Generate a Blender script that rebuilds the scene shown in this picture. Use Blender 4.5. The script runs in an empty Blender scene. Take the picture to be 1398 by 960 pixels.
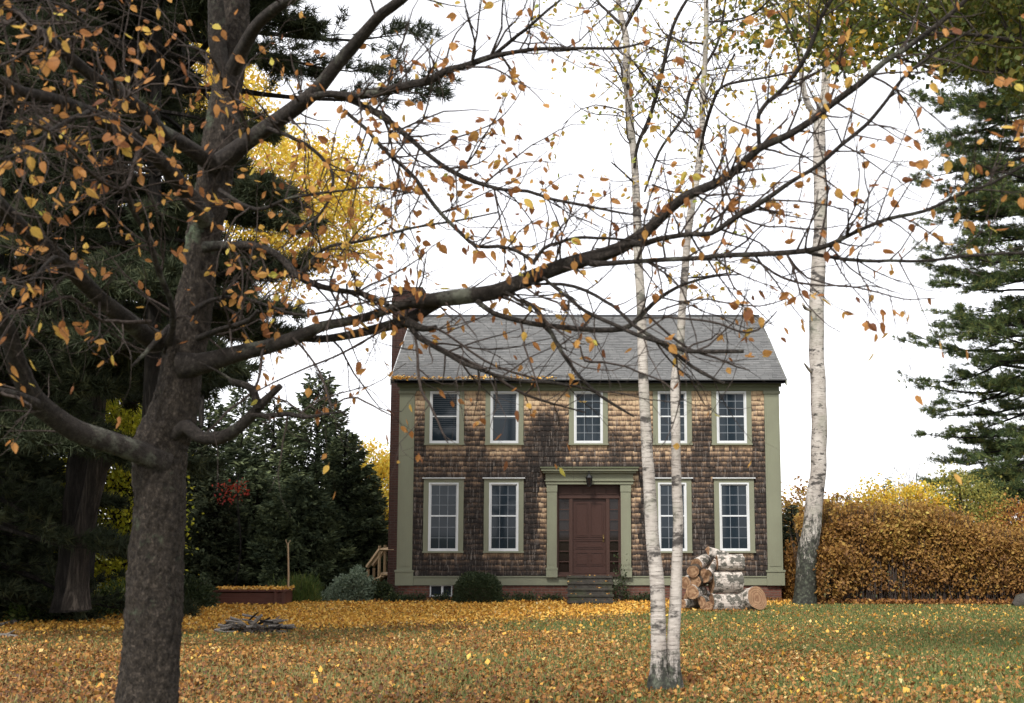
import bpy, math, random
import numpy as np
R = np.random.default_rng(11)
random.seed(5)
PI = math.pi
S = bpy.context.scene
COL = S.collection

# ------------------------------------------------------------------ camera
CX, CY, F = 770.0, 480.0, 1700.0          # principal point and focal length in photo pixels (1398 x 960)
TH = math.radians(7.9); CZ = 1.6
CT, ST = math.cos(TH), math.sin(TH)
def P(px, py, Y):
    """world point seen at photo pixel (px,py) at world depth Y"""
    u, v = (px - CX) / F, (CY - py) / F
    t = Y / (CT - v * ST)
    return np.array([u * t, Y, CZ + t * (ST + v * CT)])
def mpp(Y): return Y / F                  # metres per photo pixel
cam = bpy.data.cameras.new('camera'); co = bpy.data.objects.new('camera', cam); COL.objects.link(co)
cam.sensor_width = 36.0; cam.lens = 36.0 * F / 1398.0
cam.shift_x = -(CX - 699.0) / 1398.0
co.location = (0, 0, CZ); co.rotation_euler = (PI / 2 + TH, 0, 0)
cam.clip_start = 0.05; cam.clip_end = 3000
cam.dof.use_dof = True; cam.dof.focus_distance = 33.0; cam.dof.aperture_fstop = 3.5
S.camera = co

# ------------------------------------------------------------------ ground height
def gz(x, y):
    x = np.asarray(x, float); y = np.asarray(y, float)
    t = np.clip((y - 5) / 24.0, 0, 1); t = t * t * (3 - 2 * t)
    b = -0.47 * t
    f = np.clip(1 - np.abs(y) / 120, 0, 1)
    b = b + 0.03 * np.sin(x * 0.55 + 1.3) * np.sin(y * 0.43) * np.clip(1 - (y - 24) / 8, 0, 1) * f
    return b

# ------------------------------------------------------------------ geometry collector
class Geo:
    def __init__(s): s.V = []; s.Q = []; s.T = []; s.QM = []; s.TM = []; s.A = []; s.n = 0
    def add(s, V, Q=None, T=None, m=0, a=0.5):
        V = np.asarray(V, float).reshape(-1, 3)
        if Q is not None and len(Q):
            Q = np.asarray(Q, int).reshape(-1, 4); s.Q.append(Q + s.n); s.QM.append(np.full(len(Q), m))
        if T is not None and len(T):
            T = np.asarray(T, int).reshape(-1, 3); s.T.append(T + s.n); s.TM.append(np.full(len(T), m))
        s.V.append(V); s.A.append(np.broadcast_to(np.asarray(a, float), (len(V),)).copy()); s.n += len(V)
    def box(s, x0, x1, y0, y1, z0, z1, m=0, a=0.5):
        v = [(x, y, z) for z in (z0, z1) for y in (y0, y1) for x in (x0, x1)]
        s.add(v, [(0, 2, 3, 1), (4, 5, 7, 6), (0, 1, 5, 4), (2, 6, 7, 3), (0, 4, 6, 2), (1, 3, 7, 5)], m=m, a=a)
    def frame(s, x0, x1, z0, z1, w, y0, y1, m=0, wb=None):
        wb = wb or w
        s.box(x0, x0 + w, y0, y1, z0, z1, m); s.box(x1 - w, x1, y0, y1, z0, z1, m)
        s.box(x0 + w, x1 - w, y0, y1, z1 - w, z1, m); s.box(x0 + w, x1 - w, y0, y1, z0, z0 + wb, m)
    def prism(s, poly, y0, y1, m=0):
        """extrude an (x,z) polygon between y0 and y1 (fan caps)"""
        n = len(poly)
        V = [(x, y0, z) for x, z in poly] + [(x, y1, z) for x, z in poly]
        Q = [(i, (i + 1) % n, n + (i + 1) % n, n + i) for i in range(n)]
        T = [(0, i + 1, i) for i in range(1, n - 1)] + [(n, n + i, n + i + 1) for i in range(1, n - 1)]
        s.add(V, Q, T, m)
    def lathe(s, c, prof, k=16, m=0):
        """prof: list of (r,z) about vertical axis at c"""
        V = []
        for r, z in prof:
            for i in range(k):
                a = 2 * PI * i / k; V.append((c[0] + r * math.cos(a), c[1] + r * math.sin(a), c[2] + z))
        Q = [(j * k + i, j * k + (i + 1) % k, (j + 1) * k + (i + 1) % k, (j + 1) * k + i) for j in range(len(prof) - 1) for i in range(k)]
        s.add(V, Q, m=m)
    def tube(s, pts, rad, k=8, m=0, wob=0.0, a=0.5, cap=True, capm=None, flat=0.0):
        pts = np.asarray(pts, float); n = len(pts); rad = np.broadcast_to(np.asarray(rad, float), (n,))
        d = np.gradient(pts, axis=0); d /= np.linalg.norm(d, axis=1)[:, None] + 1e-9
        up = np.array([0, 0, 1.0]) if abs(d[0][2]) < 0.9 else np.array([1.0, 0, 0])
        U = np.zeros((n, 3)); u = np.cross(up, d[0]); u /= np.linalg.norm(u)
        for i in range(n):
            u = u - d[i] * (u @ d[i]); u /= np.linalg.norm(u) + 1e-9; U[i] = u
        W = np.cross(d, U)
        th = np.arange(k) * 2 * PI / k
        rr = np.repeat(rad[:, None], k, 1)
        if wob:
            L = np.concatenate([[0], np.cumsum(np.linalg.norm(np.diff(pts, axis=0), axis=1))])
            q = np.zeros((n, k))
            for j in range(7):
                kk = R.integers(1, 6); f = R.uniform(1.5, 9) ; ph = R.uniform(0, 6.28)
                q += np.sin(kk * th[None] + f * L[:, None] + ph) / 3.0 * R.uniform(.5, 1)
            rr = rr * (1 + wob * q)
        V = pts[:, None] + rr[..., None] * (np.cos(th)[None, :, None] * U[:, None] + np.sin(th)[None, :, None] * W[:, None])
        i = np.arange(n - 1)[:, None] * k; j = np.arange(k)[None]; j2 = (j + 1) % k
        Q = np.stack([i + j, i + j2, i + k + j2, i + k + j], -1).reshape(-1, 4)
        base = s.n
        s.add(V.reshape(-1, 3), Q, m=m, a=a)
        if cap:
            cm = m if capm is None else capm
            c0 = pts[0]; c1 = pts[-1]
            s.add(np.vstack([V[0], [c0]]), T=[(k, (x + 1) % k, x) for x in range(k)], m=cm, a=a)
            s.add(np.vstack([V[-1], [c1]]), T=[(k, x, (x + 1) % k) for x in range(k)], m=cm, a=a)
    def scatter(s, tv, tf, pos, d, nrm, sc, a, m=0, wid=1.0):
        """copies of a small leaf template; tv (k,3) along/side/normal; tf tris or quads"""
        pos = np.asarray(pos, float); N = len(pos)
        if N == 0: return
        d = d / (np.linalg.norm(d, axis=1)[:, None] + 1e-9)
        side = np.cross(nrm, d); side /= np.linalg.norm(side, axis=1)[:, None] + 1e-9
        nn = np.cross(d, side)
        tv = np.asarray(tv, float); tf = np.asarray(tf, int)
        sc = np.broadcast_to(np.asarray(sc, float), (N,))[:, None, None]
        wid = np.broadcast_to(np.asarray(wid, float), (N,))[:, None, None]
        V = pos[:, None] + sc * (tv[None, :, 0:1] * d[:, None] + wid * tv[None, :, 1:2] * side[:, None] + tv[None, :, 2:3] * nn[:, None])
        Fc = (tf[None] + (np.arange(N) * len(tv))[:, None, None]).reshape(-1, tf.shape[1])
        A = np.repeat(np.broadcast_to(np.asarray(a, float), (N,)), len(tv))
        if tf.shape[1] == 4: s.add(V.reshape(-1, 3), Q=Fc, m=m, a=A)
        else: s.add(V.reshape(-1, 3), T=Fc, m=m, a=A)

def mk(name, g, mats, parent=None, loc=None, smooth=False, ploc=None):
    V = np.concatenate(g.V)
    if parent is not None:
        off = np.array(parent['_w']) if '_w' in parent else np.zeros(3)
    else:
        off = np.array(loc if loc is not None else (0, 0, 0), float)
    V = V - off
    me = bpy.data.meshes.new(name)
    Q = np.concatenate(g.Q) if g.Q else np.zeros((0, 4), int); T = np.concatenate(g.T) if g.T else np.zeros((0, 3), int)
    QM = np.concatenate(g.QM) if g.QM else np.zeros(0, int); TM = np.concatenate(g.TM) if g.TM else np.zeros(0, int)
    me.vertices.add(len(V)); me.vertices.foreach_set('co', V.astype(np.float32).ravel())
    nl = len(Q) * 4 + len(T) * 3
    me.loops.add(nl); me.loops.foreach_set('vertex_index', np.concatenate([Q.ravel(), T.ravel()]).astype(np.int32))
    me.polygons.add(len(Q) + len(T))
    st = np.concatenate([np.arange(len(Q)) * 4, len(Q) * 4 + np.arange(len(T)) * 3]).astype(np.int32)
    me.polygons.foreach_set('loop_start', st)
    me.polygons.foreach_set('material_index', np.concatenate([QM, TM]).astype(np.int32))
    me.polygons.foreach_set('use_smooth', np.full(len(Q) + len(T), bool(smooth)))
    at = me.attributes.new('rnd', 'FLOAT', 'POINT'); at.data.foreach_set('value', np.concatenate(g.A).astype(np.float32))
    me.update(calc_edges=True); me.validate()
    for m in (mats if isinstance(mats, (list, tuple)) else [mats]): me.materials.append(m)
    o = bpy.data.objects.new(name, me); COL.objects.link(o)
    o['_w'] = [float(x) for x in off]
    if parent is not None: o.parent = parent
    else: o.location = off
    return o
def thing(name, label, cat, loc, group=None):
    o = bpy.data.objects.new(name, None); COL.objects.link(o); o.location = loc
    o.empty_display_size = 0.2
    o['_w'] = [float(x) for x in loc]
    o['label'] = label; o['category'] = cat
    if group: o['group'] = group
    return o
def tag(o, label=None, cat=None, group=None, kind=None):
    if label: o['label'] = label
    if cat: o['category'] = cat
    if group: o['group'] = group
    if kind: o['kind'] = kind
    return o

# ------------------------------------------------------------------ materials
class NT:
    def __init__(s, name):
        s.m = bpy.data.materials.new(name); s.m.use_nodes = True; s.t = s.m.node_tree; s.t.nodes.clear()
        s.out = s.n('ShaderNodeOutputMaterial')
    def n(s, typ, **kw):
        x = s.t.nodes.new(typ)
        for k, v in kw.items(): setattr(x, k, v)
        return x
    def l(s, a, b): s.t.links.new(a, b)
    def coord(s, scale=(1, 1, 1), kind='Object', rot=(0, 0, 0)):
        c = s.n('ShaderNodeTexCoord'); mp = s.n('ShaderNodeMapping'); mp.inputs['Scale'].default_value = scale
        mp.inputs['Rotation'].default_value = rot
        s.l(c.outputs[kind], mp.inputs[0]); return mp.outputs[0]
    def noise(s, vec, scale, detail=4, rough=0.6):
        x = s.n('ShaderNodeTexNoise'); x.inputs['Scale'].default_value = scale; x.inputs['Detail'].default_value = detail
        x.inputs['Roughness'].default_value = rough; s.l(vec, x.inputs['Vector']); return x.outputs['Fac']
    def ramp(s, fac, stops, interp='LINEAR'):
        x = s.n('ShaderNodeValToRGB'); x.color_ramp.interpolation = interp
        e = x.color_ramp.elements
        while len(e) < len(stops): e.new(0.5)
        for i, (p, c) in enumerate(stops):
            e[i].position = p; e[i].color = (*c, 1) if not isinstance(c, (int, float)) else (c, c, c, 1)
        s.l(fac, x.inputs[0]); return x.outputs[0]
    def mix(s, fac, a, b, blend='MIX'):
        x = s.n('ShaderNodeMix', data_type='RGBA', blend_type=blend)
        for sock, v in ((x.inputs['Factor'], fac), (x.inputs['A'], a), (x.inputs['B'], b)):
            if isinstance(v, (int, float)): sock.default_value = v
            elif isinstance(v, tuple): sock.default_value = (*v, 1)
            else: s.l(v, sock)
        return x.outputs['Result']
    def math(s, op, a, b=0.0, clamp=False):
        x = s.n('ShaderNodeMath', operation=op, use_clamp=clamp)
        for sock, v in ((x.inputs[0], a), (x.inputs[1], b)):
            if isinstance(v, (int, float)): sock.default_value = v
            else: s.l(v, sock)
        return x.outputs[0]
    def attr(s, name='rnd'): return s.n('ShaderNodeAttribute', attribute_name=name).outputs['Fac']
    def bsdf(s, col, rough=0.7, bump=None, bs=0.3, bd=0.02, spec=0.3, transl=0.0, metallic=0.0, coat=0.0):
        b = s.n('ShaderNodeBsdfPrincipled')
        if isinstance(col, tuple): b.inputs['Base Color'].default_value = (*col, 1)
        else: s.l(col, b.inputs['Base Color'])
        if isinstance(rough, (int, float)): b.inputs['Roughness'].default_value = rough
        else: s.l(rough, b.inputs['Roughness'])
        b.inputs['Specular IOR Level'].default_value = spec; b.inputs['Metallic'].default_value = metallic
        if bump is not None:
            bp = s.n('ShaderNodeBump'); bp.inputs['Strength'].default_value = bs; bp.inputs['Distance'].default_value = bd
            s.l(bump, bp.inputs['Height']); s.l(bp.outputs[0], b.inputs['Normal'])
        o = b.outputs[0]
        if transl:
            t = s.n('ShaderNodeBsdfTranslucent')
            if isinstance(col, tuple): t.inputs[0].default_value = (*col, 1)
            else: s.l(col, t.inputs[0])
            mx = s.n('ShaderNodeMixShader'); mx.inputs[0].default_value = transl
            s.l(o, mx.inputs[1]); s.l(t.outputs[0], mx.inputs[2]); o = mx.outputs[0]
        s.l(o, s.out.inputs[0]); return s.m

def leafmat(name, stops, transl=0.4, rough=0.6, spec=0.25, var=0.25):
    n = NT(name); c = n.ramp(n.attr(), stops)
    if var:
        f = n.noise(n.coord(), 25, 2)
        c = n.mix(n.math('MULTIPLY', f, var), c, (0.02, 0.015, 0.008))
    return n.bsdf(c, rough, transl=transl, spec=spec)

def lin(r, g, b):   # sRGB 0-255 -> linear
    return tuple(((c / 255) / 12.92 if c <= 10 else ((c / 255 + .055) / 1.055) ** 2.4) for c in (r, g, b))

def bark(name, dark, light, lichen=None, vs=9, stretch=0.25, bd=0.03, lf=0.55):
    n = NT(name); v = n.coord((1, 1, stretch))
    a = n.noise(v, vs, 8, 0.7)
    rid = n.noise(n.coord((1, 1, stretch * .6)), vs * 2.2, 10, 0.8)
    cr = n.ramp(n.math('ABSOLUTE', n.math('SUBTRACT', rid, .5)), [(0.0, 0.0), (0.05, 1.0)])
    h = n.math('ADD', n.math('MULTIPLY', cr, .5), a)
    c = n.ramp(a, [(0.3, dark), (0.7, light)])
    c = n.mix(n.math('MULTIPLY', n.math('SUBTRACT', 1.0, cr), 0.55), c, tuple(x * .35 for x in dark))
    if lichen:
        q = n.noise(n.coord(), 2.3, 7, 0.72)
        c = n.mix(n.ramp(q, [(lf, 0.0), (lf + .1, 0.8)]), c, lichen)
    return n.bsdf(c, 0.9, bump=h, bs=0.9, bd=bd, spec=0.2)

M = {}
M['bark_dark'] = bark('dark_grey_bark', (.014, .011, .009), (.118, .094, .074), lichen=(.14, .18, .115), vs=26, stretch=.75, lf=.58)
M['bark_limb'] = bark('limb_bark', (.016, .013, .011), (.075, .062, .053), lichen=(.15, .155, .12), vs=22, stretch=1, bd=0.01)
M['bark_twig'] = bark('twig_bark', (.028, .019, .016), (.10, .078, .066), vs=30, stretch=1, bd=0.004)
M['bark_forest'] = bark('forest_bark', (.012, .010, .009), (.05, .042, .035), vs=5, stretch=.15, bd=0.05)
M['bark_peel'] = bark('peeling_bark', (.018, .014, .011), (.10, .08, .064), vs=5, stretch=.12, bd=0.06)

def birch_bark(name, base_top=0.9, thin=False):
    n = NT(name)
    col = n.noise(n.coord((1, 1, 1)), 3, 5)
    white = n.ramp(col, [(0.3, (.27, .235, .205)), (0.7, (.47, .43, .385))])
    # horizontal dark lenticels and black scars
    l1 = n.noise(n.coord((5, 5, 60)), 1.0, 3, .6)
    c = n.mix(n.ramp(l1, [(.55, 0.0), (.63, .7)]), white, (.09, .075, .065))
    l2 = n.noise(n.coord((2.6, 2.6, 5.5)), 1.0, 6, .7)
    c = n.mix(n.ramp(l2, [(.53, 0.0), (.60, .92)]), c, (.03, .026, .024))
    vv = n.n('ShaderNodeTexVoronoi'); vv.inputs['Scale'].default_value = 1.0; n.l(n.mix(.12, n.coord((3.0, 3.0, 5.5)), n.n('ShaderNodeTexNoise').outputs['Color']), vv.inputs['Vector'])
    sel = n.math('GREATER_THAN', n.math('FRACT', n.math('MULTIPLY', vv.outputs['Color'], 7.3)), .5)
    c = n.mix(n.math('MULTIPLY', n.ramp(n.math('ADD', vv.outputs['Distance'], n.math('MULTIPLY', n.noise(n.coord((7, 7, 26)), 1.0, 5, .8), .75)), [(.52, .95), (.58, 0.0)]), sel), c, (.025, .022, .02))
    l3 = n.noise(n.coord((1.5, 1.5, 1.2)), 1.0, 5, .7)
    c = n.mix(n.ramp(l3, [(.5, 0.0), (.62, .5)]), c, (.2, .2, .15))
    # old rough bark round the foot
    sp = n.n('ShaderNodeSeparateXYZ'); n.l(n.coord(), sp.inputs[0])
    z = n.math('ADD', sp.outputs[2], n.math('MULTIPLY', n.math('SUBTRACT', n.noise(n.coord((4, 4, 1.6)), 2.2, 6, .8), .5), base_top * 2.8))
    ft = n.math('SUBTRACT', 1.0, n.math('DIVIDE', z, base_top), clamp=True)
    fc = n.ramp(n.noise(n.coord(), 14, 6, .7), [(.35, (.010, .009, .008)), (.52, (.028, .029, .021)), (.7, (.09, .10, .07))])
    c = n.mix(n.ramp(ft, [(.12, 0.0), (.55, 1.0)]), c, fc)
    b = n.noise(n.coord((3, 3, 20)), 2.0, 6, .7)
    return n.bsdf(c, 0.75, bump=b, bs=0.6, bd=0.02, spec=0.25)
M['birch'] = birch_bark('white_birch_bark', .45)
M['birch_big'] = birch_bark('old_birch_bark', 3.0)

# foliage
M['leaf_cherry'] = leafmat('orange_brown_leaf', [(0, (.16, .06, .028)), (.25, (.36, .15, .05)), (.6, (.54, .27, .08)), (.85, (.64, .42, .09)), (1, (.5, .5, .10))], .55, var=.12)
M['leaf_birch'] = leafmat('yellow_green_birch_leaf', [(0, (.5, .26, .05)), (.4, (.55, .42, .08)), (.8, (.36, .38, .07)), (1, (.2, .27, .06))], .5)
M['leaf_maple'] = leafmat('maple_leaf', [(0, (.14, .11, .015)), (.35, (.10, .12, .022)), (.65, (.06, .09, .02)), (.88, (.25, .2, .03)), (1, (.5, .3, .04))], .4)
M['leaf_maple_y'] = leafmat('yellow_maple_leaf', [(0, (.6, .33, .03)), (.5, (.5, .38, .05)), (.8, (.3, .32, .05)), (1, (.16, .2, .04))], .45)
M['leaf_gold'] = leafmat('golden_leaf', [(0, (.66, .38, .04)), (.5, (.8, .58, .07)), (.8, (.7, .6, .12)), (1, (.4, .42, .08))], .45)
M['leaf_yg'] = leafmat('yellow_green_leaf', [(0, (.66, .56, .04)), (.5, (.52, .5, .04)), (1, (.24, .3, .03))], .45)
M['leaf_olive'] = leafmat('pale_olive_leaf', [(0, (.40, .32, .07)), (.5, (.26, .26, .06)), (1, (.12, .15, .045))], .4)
M['leaf_red'] = leafmat('red_leaf', [(0, (.3, .02, .02)), (1, (.45, .08, .03))], .4)
M['needle_dark'] = leafmat('dark_needles', [(0, (.024, .031, .018)), (.6, (.045, .054, .03)), (1, (.09, .09, .042))], .15, spec=.06, var=0)
M['needle_mid'] = leafmat('spruce_needles', [(0, (.04, .055, .034)), (.5, (.10, .125, .068)), (1, (.19, .215, .10))], .15, spec=.06, var=0)
M['needle_pine'] = leafmat('pine_needles', [(0, (.035, .055, .028)), (.45, (.08, .115, .045)), (.75, (.16, .18, .06)), (1, (.3, .27, .08))], .25, spec=.06, var=0)
M['hedge'] = leafmat('hedge_leaf', [(0, (.14, .065, .022)), (.3, (.28, .14, .035)), (.6, (.37, .22, .052)), (.85, (.44, .32, .07)), (1, (.55, .45, .11))], .35)
M['boxwood'] = leafmat('dark_shrub_leaf', [(0, (.022, .036, .014)), (.75, (.04, .058, .022)), (.97, (.08, .09, .03)), (1, (.5, .4, .05))], .2)
M['silver'] = leafmat('silver_leaf', [(0, (.12, .17, .1)), (1, (.3, .36, .26))], .3)
M['weed'] = leafmat('weed_leaf', [(0, (.05, .09, .02)), (.7, (.12, .17, .04)), (1, (.3, .26, .08))], .35)
M['litter_y'] = leafmat('fallen_yellow_leaf', [(0, (.20, .085, .02)), (.2, (.50, .22, .035)), (.55, (.72, .38, .06)), (.85, (.80, .50, .11)), (1, (.66, .52, .27))], .15)
M['litter_b'] = leafmat('fallen_brown_leaf', [(0, (.08, .035, .016)), (.3, (.22, .088, .024)), (.6, (.35, .165, .042)), (.85, (.46, .27, .075)), (.95, (.58, .42, .2)), (.97, (.64, .4, .05)), (1, (.66, .43, .05))], .1)
M['grass'] = leafmat('lawn_grass', [(0, (.06, .095, .026)), (.45, (.12, .165, .05)), (.7, (.23, .22, .08)), (1, (.30, .19, .08))], .3, var=0)
M['grass_pale'] = leafmat('pale_grass', [(0, (.15, .18, .08)), (1, (.32, .33, .18))], .3, var=0)
def ground_mat():
    n = NT('lawn_soil'); a = n.noise(n.coord(), .35, 6, .65); b = n.noise(n.coord(), 9, 8, .75)
    c1 = n.ramp(b, [(.3, (.05, .05, .018)), (.55, (.12, .105, .035)), (.75, (.25, .14, .045))])
    c2 = n.ramp(b, [(.3, (.05, .065, .022)), (.7, (.11, .13, .045))])
    c = n.mix(n.ramp(a, [(.4, 0.0), (.6, 1.0)]), c1, c2)
    return n.bsdf(c, .95, bump=b, bs=.8, bd=.06, spec=.1)
M['ground'] = ground_mat()

def shingle_mat():
    n = NT('cedar_shingle')
    st = n.attr('rnd')                       # weathering of each shingle plus painted course shade, lighter where the eaves and sills keep it dry
    g = n.noise(n.coord((42, 42, 3)), 1.0, 5, .75)
    bl = n.noise(n.coord((1, 1, .7)), 1.6, 4, .6)
    f = n.math('ADD', st, n.math('MULTIPLY', n.math('SUBTRACT', g, .5), .8))
    f = n.math('ADD', f, n.math('MULTIPLY', n.math('SUBTRACT', bl, .5), .6))
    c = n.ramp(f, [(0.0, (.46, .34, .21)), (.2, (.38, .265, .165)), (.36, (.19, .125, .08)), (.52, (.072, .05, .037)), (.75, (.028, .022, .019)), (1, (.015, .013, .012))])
    gr = n.noise(n.coord((24, 24, 2.2)), 1.0, 4, .7)
    c = n.mix(n.ramp(gr, [(.55, 0.0), (.68, .6)]), c, (.23, .2, .175))
    return n.bsdf(c, .9, bump=g, bs=.5, bd=.01, spec=.15)
M['shingle'] = shingle_mat()

def roof_mat():
    n = NT('asphalt_roof_shingle'); st = n.attr('rnd')
    g = n.noise(n.coord(), 160, 2, .8); b = n.noise(n.coord(), .8, 5, .7)
    c = n.ramp(st, [(0, (.06, .06, .06)), (.5, (.12, .12, .119)), (1, (.2, .197, .19))])
    c = n.mix(n.ramp(g, [(.3, .45), (.7, 0.0)]), c, (.05, .05, .05))
    c = n.mix(n.ramp(b, [(.45, 0.0), (.7, .15)]), c, (.24, .24, .23))
    return n.bsdf(c, .95, bump=g, bs=.3, bd=.004, spec=.15)
M['roof'] = roof_mat()

def paint(name, col, var=.12, dirt=(.1, .09, .07), rough=.6, grain=True):
    n = NT(name); a = n.noise(n.coord((1, 1, .6)), 1.8, 6, .7); g = n.noise(n.coord((40, 40, 2)), 1.0, 4, .7)
    c = n.mix(n.ramp(a, [(.45, 0.0), (.8, var * 3)]), col, dirt)
    c = n.mix(n.ramp(g, [(.3, var), (.6, 0.0)]), c, tuple(x * .6 for x in col))
    return n.bsdf(c, rough, bump=g, bs=.25 if grain else 0.05, bd=.004, spec=.3)
M['trim'] = paint('sage_green_paint', (.17, .175, .118))
M['trim_shaded'] = paint('shaded_green_paint', (.09, .1, .055))  # trim green darkened, shade under the eaves painted into the colour
M['white'] = paint('white_window_paint', (.52, .53, .53), .08)
M['muntin'] = paint('grille_grey', (.2, .22, .24), .05)
M['door'] = paint('maroon_door_paint', (.036, .0135, .0085), .12, (.035, .015, .012), .45)
M['door_frame'] = paint('brown_frame_paint', (.042, .018, .012), .1, (.03, .02, .015))
M['iron'] = NT('black_iron').bsdf((.012, .012, .012), .5, spec=.4)
M['brass'] = NT('aged_brass').bsdf((.12, .08, .03), .4, metallic=.8)
def glass(name, col, rough=.04):
    n = NT(name); a = n.noise(n.coord(), 1.3, 2)
    c = n.mix(a, col, tuple(x * .4 for x in col))
    return n.bsdf(c, rough, spec=.22)
M['glass'] = glass('window_glass', (.020, .030, .040))
M['glass_warm'] = glass('dark_warm_glass', (.02, .014, .012))
M['blind'] = paint('grey_window_blind', (.10, .11, .12), .1)

def brick_mat(name, c1, c2, mortar, rot=(PI / 2, 0, 0), offs=None):
    n = NT(name); v = n.coord((1, 1, 1), rot=rot)
    b = n.n('ShaderNodeTexBrick'); b.inputs['Scale'].default_value = 1.0
    b.inputs['Brick Width'].default_value = .215; b.inputs['Row Height'].default_value = .072; b.inputs['Mortar Size'].default_value = .008
    b.inputs['Mortar Smooth'].default_value = .2; b.inputs['Bias'].default_value = -.2
    b.inputs['Color1'].default_value = (*c1, 1); b.inputs['Color2'].default_value = (*c2, 1); b.inputs['Mortar'].default_value = (*mortar, 1)
    n.l(v, b.inputs['Vector'])
    q = n.noise(n.coord(), 12, 5, .7); c = n.mix(n.ramp(q, [(.35, .5), (.65, 0.0)]), b.outputs['Color'], (.05, .03, .025))
    return n.bsdf(c, .9, bump=n.math('SUBTRACT', 1.0, b.outputs['Fac']), bs=.7, bd=.012, spec=.15)
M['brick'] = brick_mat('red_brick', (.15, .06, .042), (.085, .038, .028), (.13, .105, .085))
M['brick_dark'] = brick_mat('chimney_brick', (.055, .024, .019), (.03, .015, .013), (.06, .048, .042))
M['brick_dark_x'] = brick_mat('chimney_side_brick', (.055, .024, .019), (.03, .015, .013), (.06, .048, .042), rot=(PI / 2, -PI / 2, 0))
def stone_mat():
    n = NT('mossy_stone'); a = n.noise(n.coord(), 8, 7, .7)
    c = n.ramp(a, [(.3, (.02, .018, .016)), (.7, (.075, .066, .055))])
    m = n.noise(n.coord(), 2.5, 4); c = n.mix(n.ramp(m, [(.5, 0.0), (.65, .5)]), c, (.05, .06, .025))
    return n.bsdf(c, .9, bump=a, bs=.6, bd=.02, spec=.2)
M['stone'] = stone_mat()
def wood_end():
    n = NT('cut_log_end'); v = n.coord()
    w = n.n('ShaderNodeTexWave', wave_type='RINGS', rings_direction='SPHERICAL'); w.inputs['Scale'].default_value = 9; w.inputs['Distortion'].default_value = 4
    n.l(v, w.inputs['Vector'])
    a = n.noise(v, 6, 6, .7)
    c = n.ramp(w.outputs['Fac'], [(0, (.15, .08, .042)), (1, (.29, .18, .10))])
    c = n.mix(n.ramp(a, [(.4, 0.0), (.7, .7)]), c, (.16, .075, .04))
    return n.bsdf(c, .9, bump=a, bs=.5, bd=.01)
M['log_end'] = wood_end()
def log_bark():
    n = NT('birch_log_bark')
    a = n.noise(n.coord((1, 1, 1)), 4, 6, .7)
    c = n.ramp(a, [(.3, (.32, .28, .24)), (.7, (.58, .51, .45))])
    l1 = n.noise(n.coord((40, 6, 6)), 1.0, 3, .6); c = n.mix(n.ramp(l1, [(.58, 0.0), (.66, .7)]), c, (.14, .1, .08))
    l2 = n.noise(n.coord((3, 4, 4)), 1.3, 6, .75); c = n.mix(n.ramp(l2, [(.45, 0.0), (.53, .92)]), c, (.04, .04, .03))
    return n.bsdf(c, .85, bump=l2, bs=.5, bd=.015)
M['log_bark'] = log_bark()
M['bark_plain'] = bark('brown_log_bark', (.03, .022, .016), (.13, .1, .07), vs=18, stretch=1, bd=.01)
M['rust'] = paint('rust_brown_timber', (.11, .042, .03), .2, (.05, .03, .02))
M['deck_wood'] = paint('weathered_deck_wood', (.34, .24, .14), .1, (.12, .1, .08))
M['twig_dead'] = bark('dead_stick', (.10, .09, .08), (.34, .3, .26), vs=25, stretch=1, bd=.006)
M['rock'] = stone_mat()

# ------------------------------------------------------------------ leaf templates
L4 = ([(0, 0, 0), (.5, .3, .1), (1, 0, 0), (.5, -.3, .1)], [(0, 2, 1), (0, 3, 2)])
LB = ([(0, 0, 0), (.42, .38, .14), (1, 0, .1), (.48, -.34, .02)], [(0, 2, 1), (0, 3, 2)])
ND = ([(0, .06, 0), (0, -.06, 0), (1, 0, 0)], [(0, 1, 2)])
# ovate pointed leaf with a stalk, folded along the midrib
_m = [(0, 0, 0), (.33, 0, -.03), (.68, 0, -.02), (1, 0, .10)]
_s = [(.10, .20, .05), (.36, .31, .10), (.70, .20, .10)]
LD = (_m + _s + [(x, -y, z * .7) for x, y, z in _s] + [(-.3, .012, .04), (-.3, -.012, .04), (.05, -.012, 0), (.05, .012, 0)],
      [(0, 1, 5, 4), (1, 2, 6, 5), (2, 3, 3, 6), (0, 7, 8, 1), (1, 8, 9, 2), (2, 9, 3, 3), (10, 11, 12, 13)])
_t = []
for q in LD[1]:
    if len(set(q)) == 4: _t += [(q[0], q[1], q[2]), (q[0], q[2], q[3])]
    else:
        u = list(dict.fromkeys(q)); _t.append(tuple(u))
LD = (LD[0], _t)

def rdir(n, zb=0.0, zs=1.0):
    v = R.normal(size=(n, 3)); v[:, 2] = v[:, 2] * zs + zb
    return v / (np.linalg.norm(v, axis=1)[:, None] + 1e-9)
def unit(v): v = np.asarray(v, float); return v / (np.linalg.norm(v) + 1e-9)

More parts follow.
